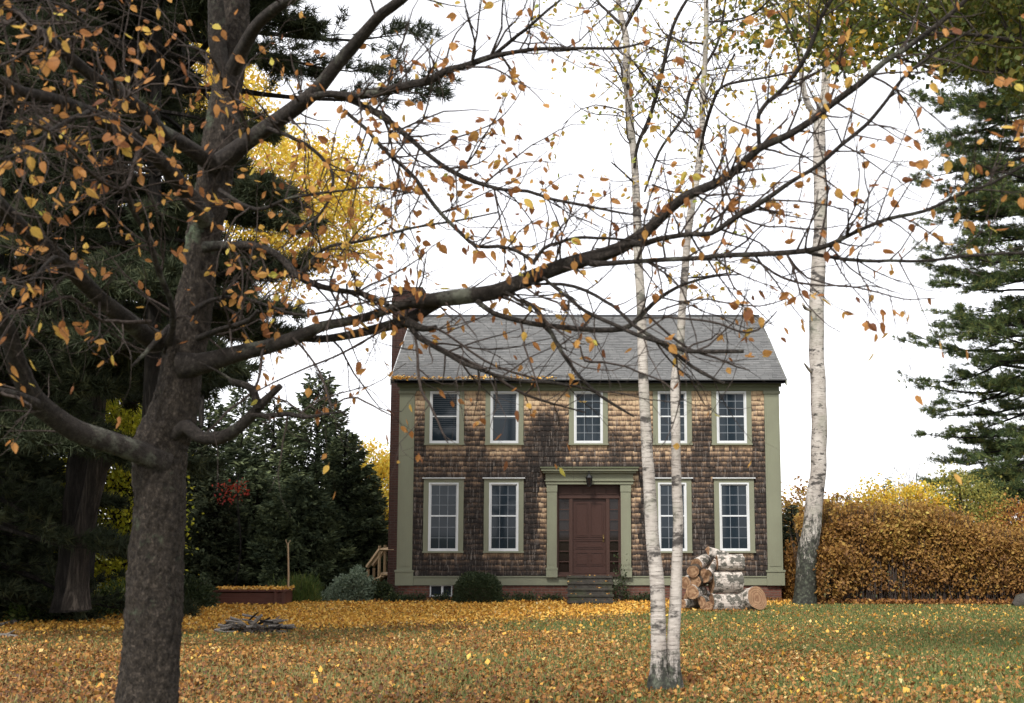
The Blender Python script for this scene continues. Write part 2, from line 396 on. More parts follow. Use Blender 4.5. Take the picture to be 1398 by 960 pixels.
def smooth(pts, rad, step):
    """Catmull-Rom resample of points and radii at about `step` metres"""
    p = np.asarray(pts, float); r = np.asarray(rad, float)
    p = np.vstack([2 * p[0] - p[1], p, 2 * p[-1] - p[-2]]); r = np.concatenate([[r[0]], r, [r[-1]]])
    O = []; Q = []
    for i in range(1, len(p) - 2):
        n = max(2, int(np.linalg.norm(p[i + 1] - p[i]) / step))
        t = np.linspace(0, 1, n, endpoint=False)[:, None]
        a = 2 * p[i]; b = p[i + 1] - p[i - 1]; c = 2 * p[i - 1] - 5 * p[i] + 4 * p[i + 1] - p[i + 2]; d = -p[i - 1] + 3 * p[i] - 3 * p[i + 1] + p[i + 2]
        O.append(.5 * (a + b * t + c * t * t + d * t ** 3)); Q.append(r[i] + (r[i + 1] - r[i]) * t[:, 0])
    O.append(p[-2:-1]); Q.append(r[-2:-1])
    return np.vstack(O), np.concatenate(Q)

def px_path(pts, d0, d1, w0=None):
    """pts: (px,py,width_px) traced; depth runs d0..d1 along the length"""
    q = np.array([(a[0], a[1]) for a in pts], float)
    L = np.concatenate([[0], np.cumsum(np.hypot(*np.diff(q, axis=0).T))]); L /= L[-1]
    Y = d0 + (d1 - d0) * L
    return [P(a[0], a[1], y) for a, y in zip(pts, Y)], [a[2] * mpp(y) / 2 for a, y in zip(pts, Y)]

class Twigs:
    """grows side twigs and remembers where leaves sit"""
    def __init__(s, ymin=3.2): s.g = Geo(); s.lp = []; s.ld = []; s.ymin = ymin; s.n = 0
    def grow(s, p, d, L, r, lev, leafp, zb=0.0, wig=.28):
        n = max(3, int(L / .10)) if lev else max(3, int(L / .08))
        pts = [np.array(p)]; d = unit(d); st = L / n; q = np.array(p)
        for i in range(n):
            d = unit(d + R.normal(size=3) * wig * .6 + np.array([0, 0, zb]) * .12)
            q = q + d * st; pts.append(q.copy())
        if min(x[1] for x in pts) < s.ymin: return
        rad = np.linspace(r, r * .35, len(pts))
        s.g.tube(pts, rad, k=4 if r < .006 else 5, cap=False); s.n += 1
        if lev > 0:
            m = max(1, int(L / .17))
            for j in range(m):
                i = R.integers(1, n + 1); sd = unit(unit(pts[i] - pts[i - 1]) * .9 + rdir(1)[0] * .9)
                s.grow(pts[i], sd, L * R.uniform(.3, .6), rad[i] * .6, lev - 1, leafp, zb, wig)
        m = R.poisson(leafp * (2.2 if lev == 0 else .8) * (L / .3))
        for j in range(m):
            i = min(n, int(R.uniform(.35, 1.15) * n)); s.lp.append(pts[i]); s.ld.append(unit(pts[i] - pts[i - 1]))
    def along(s, pts, rad, every, L, lev, leafp, t0=.15, zb=0.1, up=None):
        pts = np.asarray(pts); n = len(pts)
        seg = np.linalg.norm(np.diff(pts, axis=0), axis=1).sum()
        for _ in range(int(seg * (1 - t0) / every)):
            t = R.uniform(t0, 1); i = min(n - 2, int(t * (n - 1)))
            ax = unit(pts[i + 1] - pts[i]); v = rdir(1)[0]; v = v - ax * (v @ ax)
            v[1] *= .7; d = unit(unit(v) + ax * R.uniform(.3, 1.1) + np.array([0, 0, zb]))
            s.grow(pts[i], d, R.uniform(*L), min(rad[i] * .45, .009), lev, leafp, zb)
    def leaves(s, g, size, spread=.03, droop=.6, tmpl=LD, lo=0, hi=1, wid=1.0):
        if len(s.lp) == 0: return
        p = np.array(s.lp) + R.normal(size=(len(s.lp), 3)) * spread; d = np.array(s.ld)
        d = d * .7 + rdir(len(p)) * .9 + np.array([0, 0, -droop]); nr = rdir(len(p), .3)
        g.scatter(tmpl[0], tmpl[1], p, d, nr, R.uniform(size * .6, size * 1.25, len(p)), lo + (hi - lo) * R.beta(1.6, 1.9, len(p)), wid=R.uniform(.7, 1.3, len(p)))

# ------------------------------------------------------------------ conifers, broadleaves, bushes
def conifer(name, label, x, y, h, r, mat, nb=130, per=160, blade=.2, z0f=.02, droop=.25, shape=.85, group=None, dens_side=.32, trunk_r=.14, asc=0.0):
    base = np.array([x, y, float(gz(x, y))]); t = thing(name, label, 'evergreen tree', tuple(base), group)
    g = Geo(); pp = [base + np.array([R.normal() * .03, R.normal() * .03, h * f]) for f in np.linspace(0, 1, 9)]; pp[0] = base - np.array([0, 0, .15])
    g.tube(pp, np.linspace(trunk_r, .015, 9), k=9, wob=.05); mk('trunk', g, M['bark_forest'], t, smooth=True)
    f = (np.arange(nb) + R.uniform(0, 1, nb)) / nb; f = z0f + (1 - z0f) * f ** 1.05
    az = np.arange(nb) * 2.399 + R.normal(size=nb) * .3
    Lb = r * ((1 - f) ** shape) * R.uniform(.68, 1.12, nb) + .07
    gb = Geo(); gf = Geo(); PP = []; DD = []; SS = []; AA = []
    for i in range(nb):
        a = az[i]; o = np.array([math.cos(a), math.sin(a), 0]); sd = np.array([-math.sin(a), math.cos(a), 0]); L = Lb[i]
        s_ = np.linspace(0, 1, 6); el = asc + .35 * f[i]
        pts = base + np.array([0, 0, h * f[i]]) + o[None] * (s_ * L)[:, None] + np.array([0, 0, 1.0])[None] * (L * (el * s_ - droop * 1.6 * s_ ** 2 + droop * .9 * s_ ** 3))[:, None]
        gb.tube(pts, np.linspace(.012 + .012 * L, .004, 6), k=4, cap=False)
        n = max(8, int(per * (L / r) ** 1.3)); ss = R.uniform(.12, 1.02, n) ** .75
        c = np.stack([np.interp(ss, s_, pts[:, k]) for k in range(3)], 1)
        lat = R.uniform(-1, 1, n) * dens_side * L * (1.08 - ss)
        p = c + sd[None] * lat[:, None]; p[:, 2] += R.normal(size=n) * .05 * min(L, 1.5) - np.abs(lat) * .18
        d = o[None] * R.uniform(.5, 1.2, n)[:, None] + sd[None] * (np.sign(lat) * R.uniform(.2, 1.1, n))[:, None] + R.normal(size=(n, 3)) * .25
        d[:, 2] += -.25 + .5 * (ss > .85)
        PP.append(p); DD.append(d); SS.append(R.uniform(.6, 1.3, n) * blade); AA.append(np.clip(R.beta(1.6, 2.4, n) + .12 * R.normal(), 0, 1))
    p = np.concatenate(PP); d = np.concatenate(DD)
    gf.scatter([(0, 0, 0), (.4, .2, .05), (1, 0, 0), (.45, -.2, .05)], [(0, 2, 1), (0, 3, 2)], p, d, rdir(len(p), .8), np.concatenate(SS), np.concatenate(AA), wid=R.uniform(.5, 1.1, len(p)))
    mk('branches', gb, M['bark_forest'], t); mk('foliage', gf, mat, t)
    return t

def pine(name, label, x, y, h, r, mat, nb=80, tufts=70, ndl=.12, nper=12, zlo=.15, shape=.5, group=None, trunk_r=.2, up=.15, azr=None, bark_m='bark_forest', keep=None, nw=1.0):
    """long-needled pine: whorled limbs, side shoots, tufts of needles"""
    base = np.array([x, y, float(gz(x, y))]); t = thing(name, label, 'pine tree', tuple(base), group)
    g = Geo(); pp = [base + np.array([.08 * math.sin(f * 7), .05 * math.sin(f * 5), h * f]) for f in np.linspace(0, 1, 14)]; pp[0] = base - np.array([0, 0, .2])
    g.tube(pp, np.linspace(trunk_r, .03, 14), k=12, wob=.06); mk('trunk', g, M[bark_m], t, smooth=True)
    gb = Geo(); gf = Geo(); TP = []; TD = []
    nlev = max(3, nb // 5)
    for i in range(nb):
        lev = (i // 5 + R.uniform(-.12, .12)) / nlev; f = zlo + (1 - zlo) * min(lev, .985)
        a = R.uniform(0, 2 * PI) if azr is None else R.uniform(*azr)
        L = r * (1 - ((f - zlo) / (1 - zlo)) ** 1.4 * .85) ** shape * R.uniform(.6, 1.1)
        o = np.array([math.cos(a), math.sin(a), 0]); q = base + np.array([0, 0, h * f]); d = unit(o + np.array([0, 0, up + .5 * (f - .4)]))
        n = 9; pts = [q.copy()]
        for k in range(n):
            d = unit(d + R.normal(size=3) * .07 + np.array([0, 0, -.035 if k < 5 else .06])); q = q + d * L / n; pts.append(q.copy())
        pts = np.array(pts); gb.tube(pts, np.linspace(.02 + .012 * L, .008, n + 1), k=5, cap=False)
        for j in range(int(tufts / 7)):
            k = min(n, int(2 + (n - 1) * R.uniform(.1, 1) ** .8)); sd = np.array([-o[1], o[0], 0]) * R.choice([-1, 1])
            sdv = unit(o * R.uniform(.4, 1.2) + sd * R.uniform(.4, 1.1) + np.array([0, 0, R.uniform(-.05, .35)])); SL = L * R.uniform(.12, .32) * (1.2 - k / n * .6)
            e = pts[k] + sdv * SL; mid = pts[k] + sdv * SL * .5 + np.array([0, 0, .03]); gb.tube([pts[k], mid, e], [.01, .007, .004], k=4, cap=False)
            u = R.uniform(.35, 1.05, 7)
            TP.append(pts[k] + sdv[None] * (SL * u)[:, None] + R.normal(size=(7, 3)) * .05 * np.array([1, 1, .6])); TD.append(np.repeat(sdv[None], 7, 0))
    tp = np.concatenate(TP); td = np.concatenate(TD)
    if keep is not None:
        kk = keep(tp); tp = tp[kk]; td = td[kk]
    N = len(tp); p = np.repeat(tp, nper, 0); d = np.repeat(td, nper, 0) * .7 + rdir(N * nper, .25) * .8
    p = p + R.normal(size=p.shape) * .02
    gf.scatter(*ND, p, d, rdir(len(p)), R.uniform(.7, 1.2, len(p)) * ndl, np.clip(np.repeat(R.beta(1.8, 2.4, N), nper) + R.normal(size=len(p)) * .08, 0, 1), wid=nw)
    mk('branches', gb, M['bark_forest'], t); mk('foliage', gf, mat, t)
    return t

def clumps(g, centres, n, spread, size, tmpl=L4, lo=0, hi=1, flat=.6, keep=None):
    c = np.asarray(centres, float); p = np.repeat(c, n, 0) + R.normal(size=(len(c) * n, 3)) * spread * np.array([1, 1, flat])
    ca = np.repeat(R.uniform(-.15, .15, len(c)), n)
    if keep is not None: k = keep(p); p = p[k]; ca = ca[k]
    g.scatter(*tmpl, p, rdir(len(p), -.35), rdir(len(p), .5), R.uniform(.6, 1.3, len(p)) * size, np.clip(lo + (hi - lo) * R.beta(1.6, 1.8, len(p)) + ca, 0, 1), wid=R.uniform(.7, 1.4, len(p)))

def broadleaf(name, label, x, y, h, rr, zc, mat, ncl=150, n=60, size=.09, spread=.35, trunk_r=.12, group=None, barkm='bark_forest', cat='tree', xo=0, lf=2):
    """trunk, limbs reaching into an uneven crown of leaf clumps; rr = (rx,ry,rz), zc = crown centre height"""
    base = np.array([x, y, float(gz(x, y))]); t = thing(name, label, cat, tuple(base), group)
    g = Geo(); top = np.array([x + R.normal() * .3, y, base[2] + h * .93])
    tr = [base + (top - base) * f + np.array([.12 * math.sin(5 * f), .1 * math.sin(4 * f), 0]) for f in np.linspace(0, 1, 9)]; tr[0] = base - np.array([0, 0, .15])
    g.tube(tr, np.linspace(trunk_r, .02, 9), k=9, wob=.07); mk('trunk', g, M[barkm], t, smooth=True)
    v = rdir(ncl); rad = R.uniform(.35, 1.0, ncl) ** .6 * (1 + .18 * np.sin(v[:, 0] * 5 + v[:, 2] * 4)); c = base + np.array([xo, 0, zc]) + v * rad[:, None] * np.array(rr)
    c = c[c[:, 2] > base[2] + .3]
    gb = Geo()
    for q in c[::lf]:
        f = np.clip((q[2] - base[2]) / h * .7, .1, .85); s0 = base + (top - base) * f; mid = s0 * .45 + q * .55 + np.array([0, 0, .15 * rr[2] * .3])
        gb.tube([s0, mid, q], [trunk_r * .25, trunk_r * .14, .006], k=4, cap=False)
    gf = Geo(); clumps(gf, c, n, spread, size)
    mk('branches', gb, M[barkm], t); mk('foliage', gf, mat, t); return t

def bush(name, label, cx, cy, w, d, h, mat, n, size, cat='shrub', tmpl=L4, group=None, stems=14, shell=.5, lump=.15, barkm='bark_twig', lo=0, hi=1, upright=0):
    base = np.array([cx, cy, float(gz(cx, cy))]); t = thing(name, label, cat, tuple(base), group)
    v = rdir(n); v[:, 2] = np.abs(v[:, 2]) * 1.0; rad = shell + (1 - shell) * R.uniform(0, 1, n) ** .6
    ph = R.uniform(0, 6, 4); rad = rad * (1 + lump * (np.sin(v[:, 0] * 6 + ph[0]) + np.sin(v[:, 2] * 7 + ph[1]) + np.sin(v[:, 1] * 6 + ph[2])) * .5)
    p = base + v * rad[:, None] * np.array([w / 2, d / 2, h]) + R.normal(size=(n, 3)) * size * .4
    p[:, 2] = np.maximum(p[:, 2], base[2] + .01)
    g = Geo(); g.scatter(*tmpl, p, v + rdir(n) * .8 + np.array([0, 0, upright]), v + rdir(n) * .8, R.uniform(.6, 1.3, n) * size, lo + (hi - lo) * R.beta(1.6, 1.8, n), wid=R.uniform(.7, 1.3, n))
    gs = Geo()
    for i in range(stems):
        u = rdir(1)[0]; u[2] = abs(u[2]) + .4; u = unit(u); e = base + u * np.array([w / 2, d / 2, h]) * .9
        gs.tube([base - np.array([0, 0, .03]), base * .4 + e * .6 + R.normal(size=3) * .03, e], [.014, .009, .004], k=4, cap=False)
    mk('stems', gs, M[barkm], t); mk('foliage', g, mat, t); return t
# ================================================================== WORLD
EL, AZ = math.radians(48), math.radians(200)      # sun high behind the camera, a little to the left
W = bpy.data.worlds.new('World'); S.world = W; W.use_nodes = True; nt = W.node_tree; nt.nodes.clear()
o_ = nt.nodes.new('ShaderNodeOutputWorld'); bg = nt.nodes.new('ShaderNodeBackground'); sk = nt.nodes.new('ShaderNodeTexSky')
sk.sky_type = 'NISHITA'; sk.sun_disc = False; sk.sun_elevation = EL; sk.sun_rotation = AZ; sk.dust_density = .6; sk.air_density = 1.0; sk.ozone_density = 1.0
hs = nt.nodes.new('ShaderNodeHueSaturation'); hs.inputs['Saturation'].default_value = .12       # a closed cloud deck: nearly no colour
tcn = nt.nodes.new('ShaderNodeTexCoord'); no = nt.nodes.new('ShaderNodeTexNoise'); no.inputs['Scale'].default_value = 2.2; no.inputs['Detail'].default_value = 6
cr = nt.nodes.new('ShaderNodeValToRGB'); cr.color_ramp.elements[0].position = .3; cr.color_ramp.elements[0].color = (.9, .9, .92, 1); cr.color_ramp.elements[1].position = .7
mx = nt.nodes.new('ShaderNodeMix'); mx.data_type = 'RGBA'; mx.blend_type = 'MULTIPLY'; mx.inputs['Factor'].default_value = 1
nt.links.new(sk.outputs[0], hs.inputs['Color']); nt.links.new(tcn.outputs['Generated'], no.inputs['Vector']); nt.links.new(no.outputs['Fac'], cr.inputs[0])
deck = nt.nodes.new('ShaderNodeMix'); deck.data_type = 'RGBA'; deck.inputs['Factor'].default_value = .6; deck.inputs['B'].default_value = (5.2, 5.2, 5.4, 1)
nt.links.new(hs.outputs[0], deck.inputs['A']); nt.links.new(deck.outputs['Result'], mx.inputs['A']); nt.links.new(cr.outputs[0], mx.inputs['B']); nt.links.new(mx.outputs['Result'], bg.inputs[0]); nt.links.new(bg.outputs[0], o_.inputs[0])
bg.inputs[1].default_value = .13
sl = bpy.data.lights.new('sun', 'SUN'); sl.energy = 2.0; sl.angle = math.radians(12); sl.color = (1, .97, .92)
so = bpy.data.objects.new('sun', sl); COL.objects.link(so); so.location = (0, -10, 30)
# nishita rotation 0 points to +Y and turns clockwise seen from above
sd = np.array([math.sin(AZ) * math.cos(EL), math.cos(AZ) * math.cos(EL), math.sin(EL)])
from mathutils import Vector
so.rotation_euler = Vector(sd).to_track_quat('Z', 'Y').to_euler()
S.view_settings.view_transform = 'Standard'; S.view_settings.look = 'None'; S.view_settings.exposure = 1.38; S.view_settings.gamma = 1
S.cycles.max_bounces = 6; S.cycles.transparent_max_bounces = 4; S.cycles.diffuse_bounces = 3; S.cycles.glossy_bounces = 2; S.cycles.transmission_bounces = 3
S.cycles.use_denoising = True

# ================================================================== GROUND
xs = np.unique(np.concatenate([np.arange(-30, 30, .5), np.linspace(-900, -30, 25), np.linspace(30, 900, 25)]))
ys = np.unique(np.concatenate([np.arange(-4, 50, .5), np.linspace(-100, -4, 8), np.linspace(50, 1800, 30)]))
XX, YY = np.meshgrid(xs, ys); g = Geo(); nx = len(xs)
i = (np.arange(len(ys) - 1)[:, None] * nx + np.arange(nx - 1)[None]).ravel()
g.add(np.stack([XX, YY, gz(XX, YY)], -1).reshape(-1, 3), np.stack([i, i + 1, i + nx + 1, i + nx], 1))
tag(mk('ground', g, M['ground'], smooth=True), kind='structure')

def fbm(x, y, s=1.0, seed=0):
    q = 0; a = 1
    for k in range(4):
        ph = seed * 1.7 + k * 2.1
        q = q + a * np.sin(x * s * (1.1 + .7 * k) + ph + 1.3 * np.sin(y * s * (.8 + .5 * k) + ph)) * np.cos(y * s * (1.3 + .6 * k) + ph * 2); a *= .6
    return q / 1.6
def lawn_pts(n):
    """random lawn points over the wedge the camera sees, uniform in area"""
    y = np.sqrt(R.uniform(9.5 ** 2, 34.5 ** 2, n)); k = R.uniform(-.50, .41, n); x = k * y
    return x, y
def on_lawn(x, y):     # keep off the house and the hedge
    return ~((x > HX0 - .6) & (x < HX1 + .1) & (y > 33.75)) & ~((x > 6.1) & (y > 32.4 - .05 * (x - 6)))
HX0, HX1, HY = -4.50, 5.89, 34.0
# yellow band: from the maple's leaf fall on the left, running along the house front
def band(x, y):
    e = 24.6 + np.clip((x + 4.5), 0, 30) * .80 + .5 * fbm(x, y, .8, 2)       # near edge of the band goes back to the right
    return np.clip((y - e) / 2.6 + .5, 0, 1)
# grass
x, y = lawn_pts(560000); k = on_lawn(x, y); x, y = x[k], y[k]
gn = np.clip(.5 + .9 * fbm(x, y, .45, 1) + .07 * x, 0, 1)
k = R.uniform(0, 1, len(x)) < (.25 + .75 * gn) * (1 - .8 * band(x, y)); x, y = x[k], y[k]
p = np.stack([x, y, gz(x, y) - .005], 1); d = rdir(len(x), 2.2, .4); g = Geo()
g.scatter([(0, .055, 0), (0, -.055, 0), (1, 0, .1)], [(0, 1, 2)], p, d, rdir(len(x)), R.uniform(.045, .11, len(x)), np.clip(R.beta(1.5, 2, len(x)) + .32 * np.clip((1.5 - x) / 4, 0, 1) * np.clip((25 - y) / 6, 0, 1), 0, 1), wid=R.uniform(1.0, 2.2, len(x)) * (1 + y / 25))
tag(mk('lawn_grass', g, M['grass']), 'short green grass growing across the whole lawn in front of the house', 'grass', kind='stuff')
# yellow leaves
x, y = lawn_pts(330000); k = on_lawn(x, y) & (R.uniform(0, 1, len(x)) < band(x, y) * .8 + .014 + .035 * np.clip(1 + fbm(x, y, .9, 5), 0, 2) * (y > 22)); x, y = x[k], y[k]
p = np.stack([x, y, gz(x, y) + R.uniform(.003, .05, len(x))], 1); g = Geo()
g.scatter(*LB, p, rdir(len(x), .1, .5), rdir(len(x), 1.3), R.uniform(.05, .10, len(x)), R.beta(2, 1.8, len(x)), wid=R.uniform(.7, 1.2, len(x)))
tag(mk('fallen_yellow_leaves', g, M['litter_y']), 'thick carpet of golden yellow fallen leaves left of and in front of the house', 'fallen leaves', kind='stuff')
# brown leaves
x, y = lawn_pts(620000); dn = np.clip(.66 + .40 * fbm(x, y, .7, 9) - .018 * (y - 12) - .075 * (x - 1) * (x > 1), .14, 1) * (1 - band(x, y) * .8)
k = on_lawn(x, y) & (R.uniform(0, 1, len(x)) < dn); x, y = x[k], y[k]
p = np.stack([x, y, gz(x, y) + R.uniform(.003, .055, len(x))], 1); g = Geo()
rc = np.clip(R.beta(1.7, 1.9, len(x)) + .04 * (x > 2) - .20 * np.clip((1.5 - x) / 3, 0, 1) * np.clip((20 - y) / 5, 0, 1), 0, 1)  # near left leaves darkened, painting in the shade of the foreground tree
g.scatter(*LB, p, rdir(len(x), .1, .5), rdir(len(x), 1.1), R.uniform(.03, .066, len(x)), rc, wid=R.uniform(.7, 1.2, len(x)))
tag(mk('fallen_brown_leaves', g, M['litter_b']), 'brown and tan fallen leaves scattered over the near lawn', 'fallen leaves', kind='stuff')

# ================================================================== HOUSE
YF = HY
def fx(px, py, Y=YF): return float(P(px, py, Y)[0])
def fz(py, Y=YF): return float(P(CX, py, Y)[2])
GZ = -.47
HD = 8.8                                   # depth of the house
YR = YF + HD / 2 - .1                        # ridge
house = thing('house', 'two storey brown shingled colonial house with grey roof and sage green trim', 'house', ((HX0 + HX1) / 2, YF + HD / 2, GZ))
z_wt0, z_wt1 = fz(799), fz(786.5)            # water-table board
z_eave = fz(519, YF - .3); z_fr0 = fz(533); z_ridge = fz(431, YR)
# core walls (behind the shingles), gable ends
g = Geo(); zt = z_eave + .02
wxl, wxr, wzt = fx(759, 720), fx(849, 720), fz(660.5)
g.box(HX0 + .06, wxl, YF + .03, YF + .25, z_wt0 + .02, zt); g.box(wxr, HX1 - .06, YF + .03, YF + .25, z_wt0 + .02, zt); g.box(wxl, wxr, YF + .03, YF + .25, wzt, zt); g.box(HX0 + .06, HX1 - .06, YF + .25, YF + HD - .03, z_wt0 + .02, zt)
for xx in (HX0 + .06, HX1 - .20):
    # gable triangle prism along x
    V = [(xx, YF + .05, zt - .01), (xx, YF + HD - .05, zt - .01), (xx, YR + .05, z_ridge - .22), (xx + .14, YF + .05, zt - .01), (xx + .14, YF + HD - .05, zt - .01), (xx + .14, YR + .05, z_ridge - .22)]
    g.add(V, [(0, 3, 4, 1), (1, 4, 5, 2), (2, 5, 3, 0)], [(0, 1, 2), (3, 5, 4)], a=.6)
mk('wall_core', g, M['shingle'], house)
# window layout ------------------------------------------------------
up = [(587, 627), (669.5, 708), (783.5, 823), (898, 937.5), (978, 1019)]
lo = [(585, 626), (667.5, 708), (898.5, 937.5), (982, 1023)]
wins = []
for a, b in up: wins.append(dict(x0=fx(a, 570), x1=fx(b, 570), z0=fz(604), z1=fz(534.5), up=True))
for a, b in lo: wins.append(dict(x0=fx(a, 705), x1=fx(b, 705), z0=fz(751), z1=fz(659), up=False))
cw = .135
doorL, doorR = fx(746.5, 720), fx(861.5, 720)
z_ent_top = fz(638)
# shingles ------------------------------------------------------------
def shingles(g, rows, x0, x1, place, exposure, blocked, stain_shade, wmin, wmax, thick, jit, lap=1.25):
    """real shingles laid in overlapping courses; place(x, s, h) maps face coordinates to space (s up the face, h out of it)"""
    for r in range(rows):
        s0 = r * exposure; x = x0 - R.uniform(0, wmax)
        while x < x1:
            w = R.uniform(wmin, wmax); a, b = max(x, x0), min(x + w - .006, x1); x += w
            if b - a < .015: continue
            for (c, d) in blocked(a, b, s0 + exposure * .5):
                if d - c < .012: continue
                j = R.uniform(-jit, jit); t = thick * R.uniform(.75, 1.25); st = stain_shade((c + d) / 2, s0 + exposure * .5)
                rr = R.normal() * stain_shade.var
                q = []
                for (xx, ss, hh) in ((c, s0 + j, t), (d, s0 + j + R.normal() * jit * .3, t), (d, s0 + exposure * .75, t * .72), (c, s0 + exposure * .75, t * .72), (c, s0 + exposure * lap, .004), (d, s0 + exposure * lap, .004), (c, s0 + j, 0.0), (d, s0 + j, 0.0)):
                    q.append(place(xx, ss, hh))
                low = stain_shade.edge  # dark butts, pale tops: weathering and course shade both put into the colour
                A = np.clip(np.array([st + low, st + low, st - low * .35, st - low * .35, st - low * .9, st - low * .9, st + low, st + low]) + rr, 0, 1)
                g.add(q, [(0, 1, 2, 3), (3, 2, 5, 4), (6, 7, 1, 0), (0, 3, 4, 6), (7, 5, 2, 1)], a=A)
solid = [(w['x0'] - cw, w['x1'] + cw, w['z0'] - .07, w['z1'] + (.2 if w['up'] else .135)) for w in wins] + [(doorL - .01, doorR + .01, z_wt1 - 1, fz(646)), (fx(737, 641), fx(872, 641), fz(648), fz(637) + .01)]
PLW = fx(564.5, 660) - HX0
def blocked(a, b, z):
    segs = [(a, b)]
    for (u, v, z0, z1) in solid:
        if z0 < z + zb0 < z1:
            ns = []
            for (c, d) in segs:
                if v <= c or u >= d: ns.append((c, d)); continue
                if u > c: ns.append((c, u))
                if v < d: ns.append((v, d))
            segs = ns
    return segs
zb0 = z_wt1 + .01
rows = int((z_fr0 - zb0) / .142) + 1; ex = (z_fr0 - zb0) / rows
def stain_shade(x, s):
    z = s + zb0; H = (z_fr0 - z)
    v = .08 + .46 * np.clip((H - .25) / .95, 0, 1) + .24 * np.clip((H - 1.4) / 2.2, 0, 1)
    v += .09 * math.sin(x * 1.7 + 1) * math.sin(z * 1.9)
    for (u, w_, z0, z1) in solid[:9]:          # dry strip under each sill
        if u - .02 < x < w_ + .02 and 0 < z0 - z < .55: v -= .36 * (1 - (z0 - z) / .55)
    if z < solid[9][3] and (abs(x - doorL + .08) < .15 or abs(x - doorR - .08) < .15) : v -= .42 * np.clip((z + .1) / 1.6, 0, 1)
    dx = x - fx(742, 620)                         # dark run-off streak above the door
    if z > fz(665): v += .36 * math.exp(-(dx / .42) ** 2) * np.clip((z_fr0 - z - .2) / .7, 0, 1)
    return v
stain_shade.edge = .30; stain_shade.var = .075
g = Geo()
shingles(g, rows, HX0 + PLW, HX1 - (HX1 - fx(1045.5, 660)), lambda x, s, h: (x, YF + .02 - h, zb0 + s), ex, blocked, stain_shade, .06, .15, .03, .014)
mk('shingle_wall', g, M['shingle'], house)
# right & left side walls get shingles too (seen only at a slant)
for side in (-1, 1):
    g = Geo(); xw = HX0 + .05 if side < 0 else HX1 - .05
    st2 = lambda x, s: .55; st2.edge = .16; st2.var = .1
    def bl2(a, b, z, side=side):
        if side < 0: return [(a, b)] if b < YR - .6 or a > YR + .6 else []
        return [(a, b)]
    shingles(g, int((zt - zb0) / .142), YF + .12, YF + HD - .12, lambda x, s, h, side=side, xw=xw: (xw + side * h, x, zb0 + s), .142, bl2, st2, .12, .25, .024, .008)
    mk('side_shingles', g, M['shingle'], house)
# foundation
g = Geo(); bz0 = GZ - .3; gx0, gx1 = fx(586.5, 806), fx(617.5, 806)
zb1, zb2 = fz(814.5), fz(800.5)
g.box(HX0 + .05, gx0, YF + .02, YF + .3, bz0, z_wt0 + .03); g.box(gx1, HX1 - .05, YF + .02, YF + .3, bz0, z_wt0 + .03)
g.box(gx0, gx1, YF + .02, YF + .3, bz0, zb1); g.box(gx0, gx1, YF + .14, YF + .3, zb1, z_wt0 + .03)
mk('foundation', g, M['brick'], house)
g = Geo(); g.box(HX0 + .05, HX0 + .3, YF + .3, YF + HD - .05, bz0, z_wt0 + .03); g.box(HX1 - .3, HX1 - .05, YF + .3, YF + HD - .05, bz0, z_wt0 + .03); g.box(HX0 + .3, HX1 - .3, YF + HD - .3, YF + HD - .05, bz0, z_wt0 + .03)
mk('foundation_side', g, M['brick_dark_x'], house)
g = Geo(); g.frame(gx0, gx1, zb1, z_wt0 + .01, .035, YF + .03, YF + .09); xm = (gx0 + gx1) / 2 + .03; g.box(xm - .03, xm + .03, YF + .03, YF + .09, zb1 + .035, z_wt0 - .025)
bw = mk('basement_window', g, M['white'], house)
g = Geo(); g.box(gx0 + .03, gx1 - .03, YF + .07, YF + .08, zb1 + .03, z_wt0 - .02); mk('pane', g, M['glass'], bw)
# water table board with a drip cap
g = Geo(); zc = z_wt1 - .03
stL, stR = fx(775, 800), fx(834, 800)
g.box(HX0 + PLW + .02, HX1 - PLW - .02, YF - .03, YF + .04, z_wt0, zc); g.box(HX0 + PLW + .02, HX1 - PLW - .02, YF - .055, YF + .04, zc, z_wt1)
for s, xx in ((-1, HX0), (1, HX1)):
    a, b = (xx - .0, xx + .05) if s < 0 else (xx - .05, xx + .0); g.box(a, b, YF + .2, YF + HD - .1, z_wt0, z_wt1)
mk('water_table', g, M['trim'], house)
# corner pilasters
for s in (-1, 1):
    g = Geo()
    a, b = (HX0, HX0 + PLW) if s < 0 else (HX1 - (HX1 - fx(1045.5, 660)), HX1)
    zz0 = z_wt1 + .14
    g.box(a, b, YF - .05, YF + .12, zz0 + .02, z_fr0 - .10)
    g.box(a - .035, b + .035, YF - .085, YF + .16, z_wt0 - .003, zz0 - .03); g.box(a - .055, b + .055, YF - .105, YF + .18, zz0 - .03, zz0 + .02)
    g.box(a - .03, b + .03, YF - .08, YF + .15, z_fr0 - .10, z_fr0 - .02)
    g.box(a + .05, b - .05, YF - .062, YF - .04, zz0 + .12, z_fr0 - .2)
    mk('corner_pilaster', g, M['trim'], house)
# frieze and cornice under the eaves
g = Geo(); g.box(HX0 - .01, HX1 + .01, YF - .045, YF + .1, z_fr0 - .02, z_eave - .06)
g.box(HX0 - .06, HX1 + .06, YF - .11, YF - .045, z_eave - .16, z_eave - .06)
mk('frieze', g, M['trim_shaded'], house)
EX0, EX1 = fx(533, 519, YF - .3), fx(1074.5, 519, YF - .3)
g = Geo(); g.box(EX0 + .03, EX1 - .03, YF - .3, YF + .05, z_eave - .06, z_eave - .03)
mk('soffit', g, M['trim_shaded'], house)
g = Geo(); g.box(EX0 + .01, EX1 - .01, YF - .33, YF - .3, z_eave - .085, z_eave + .005)
mk('fascia', g, M['iron'], house)
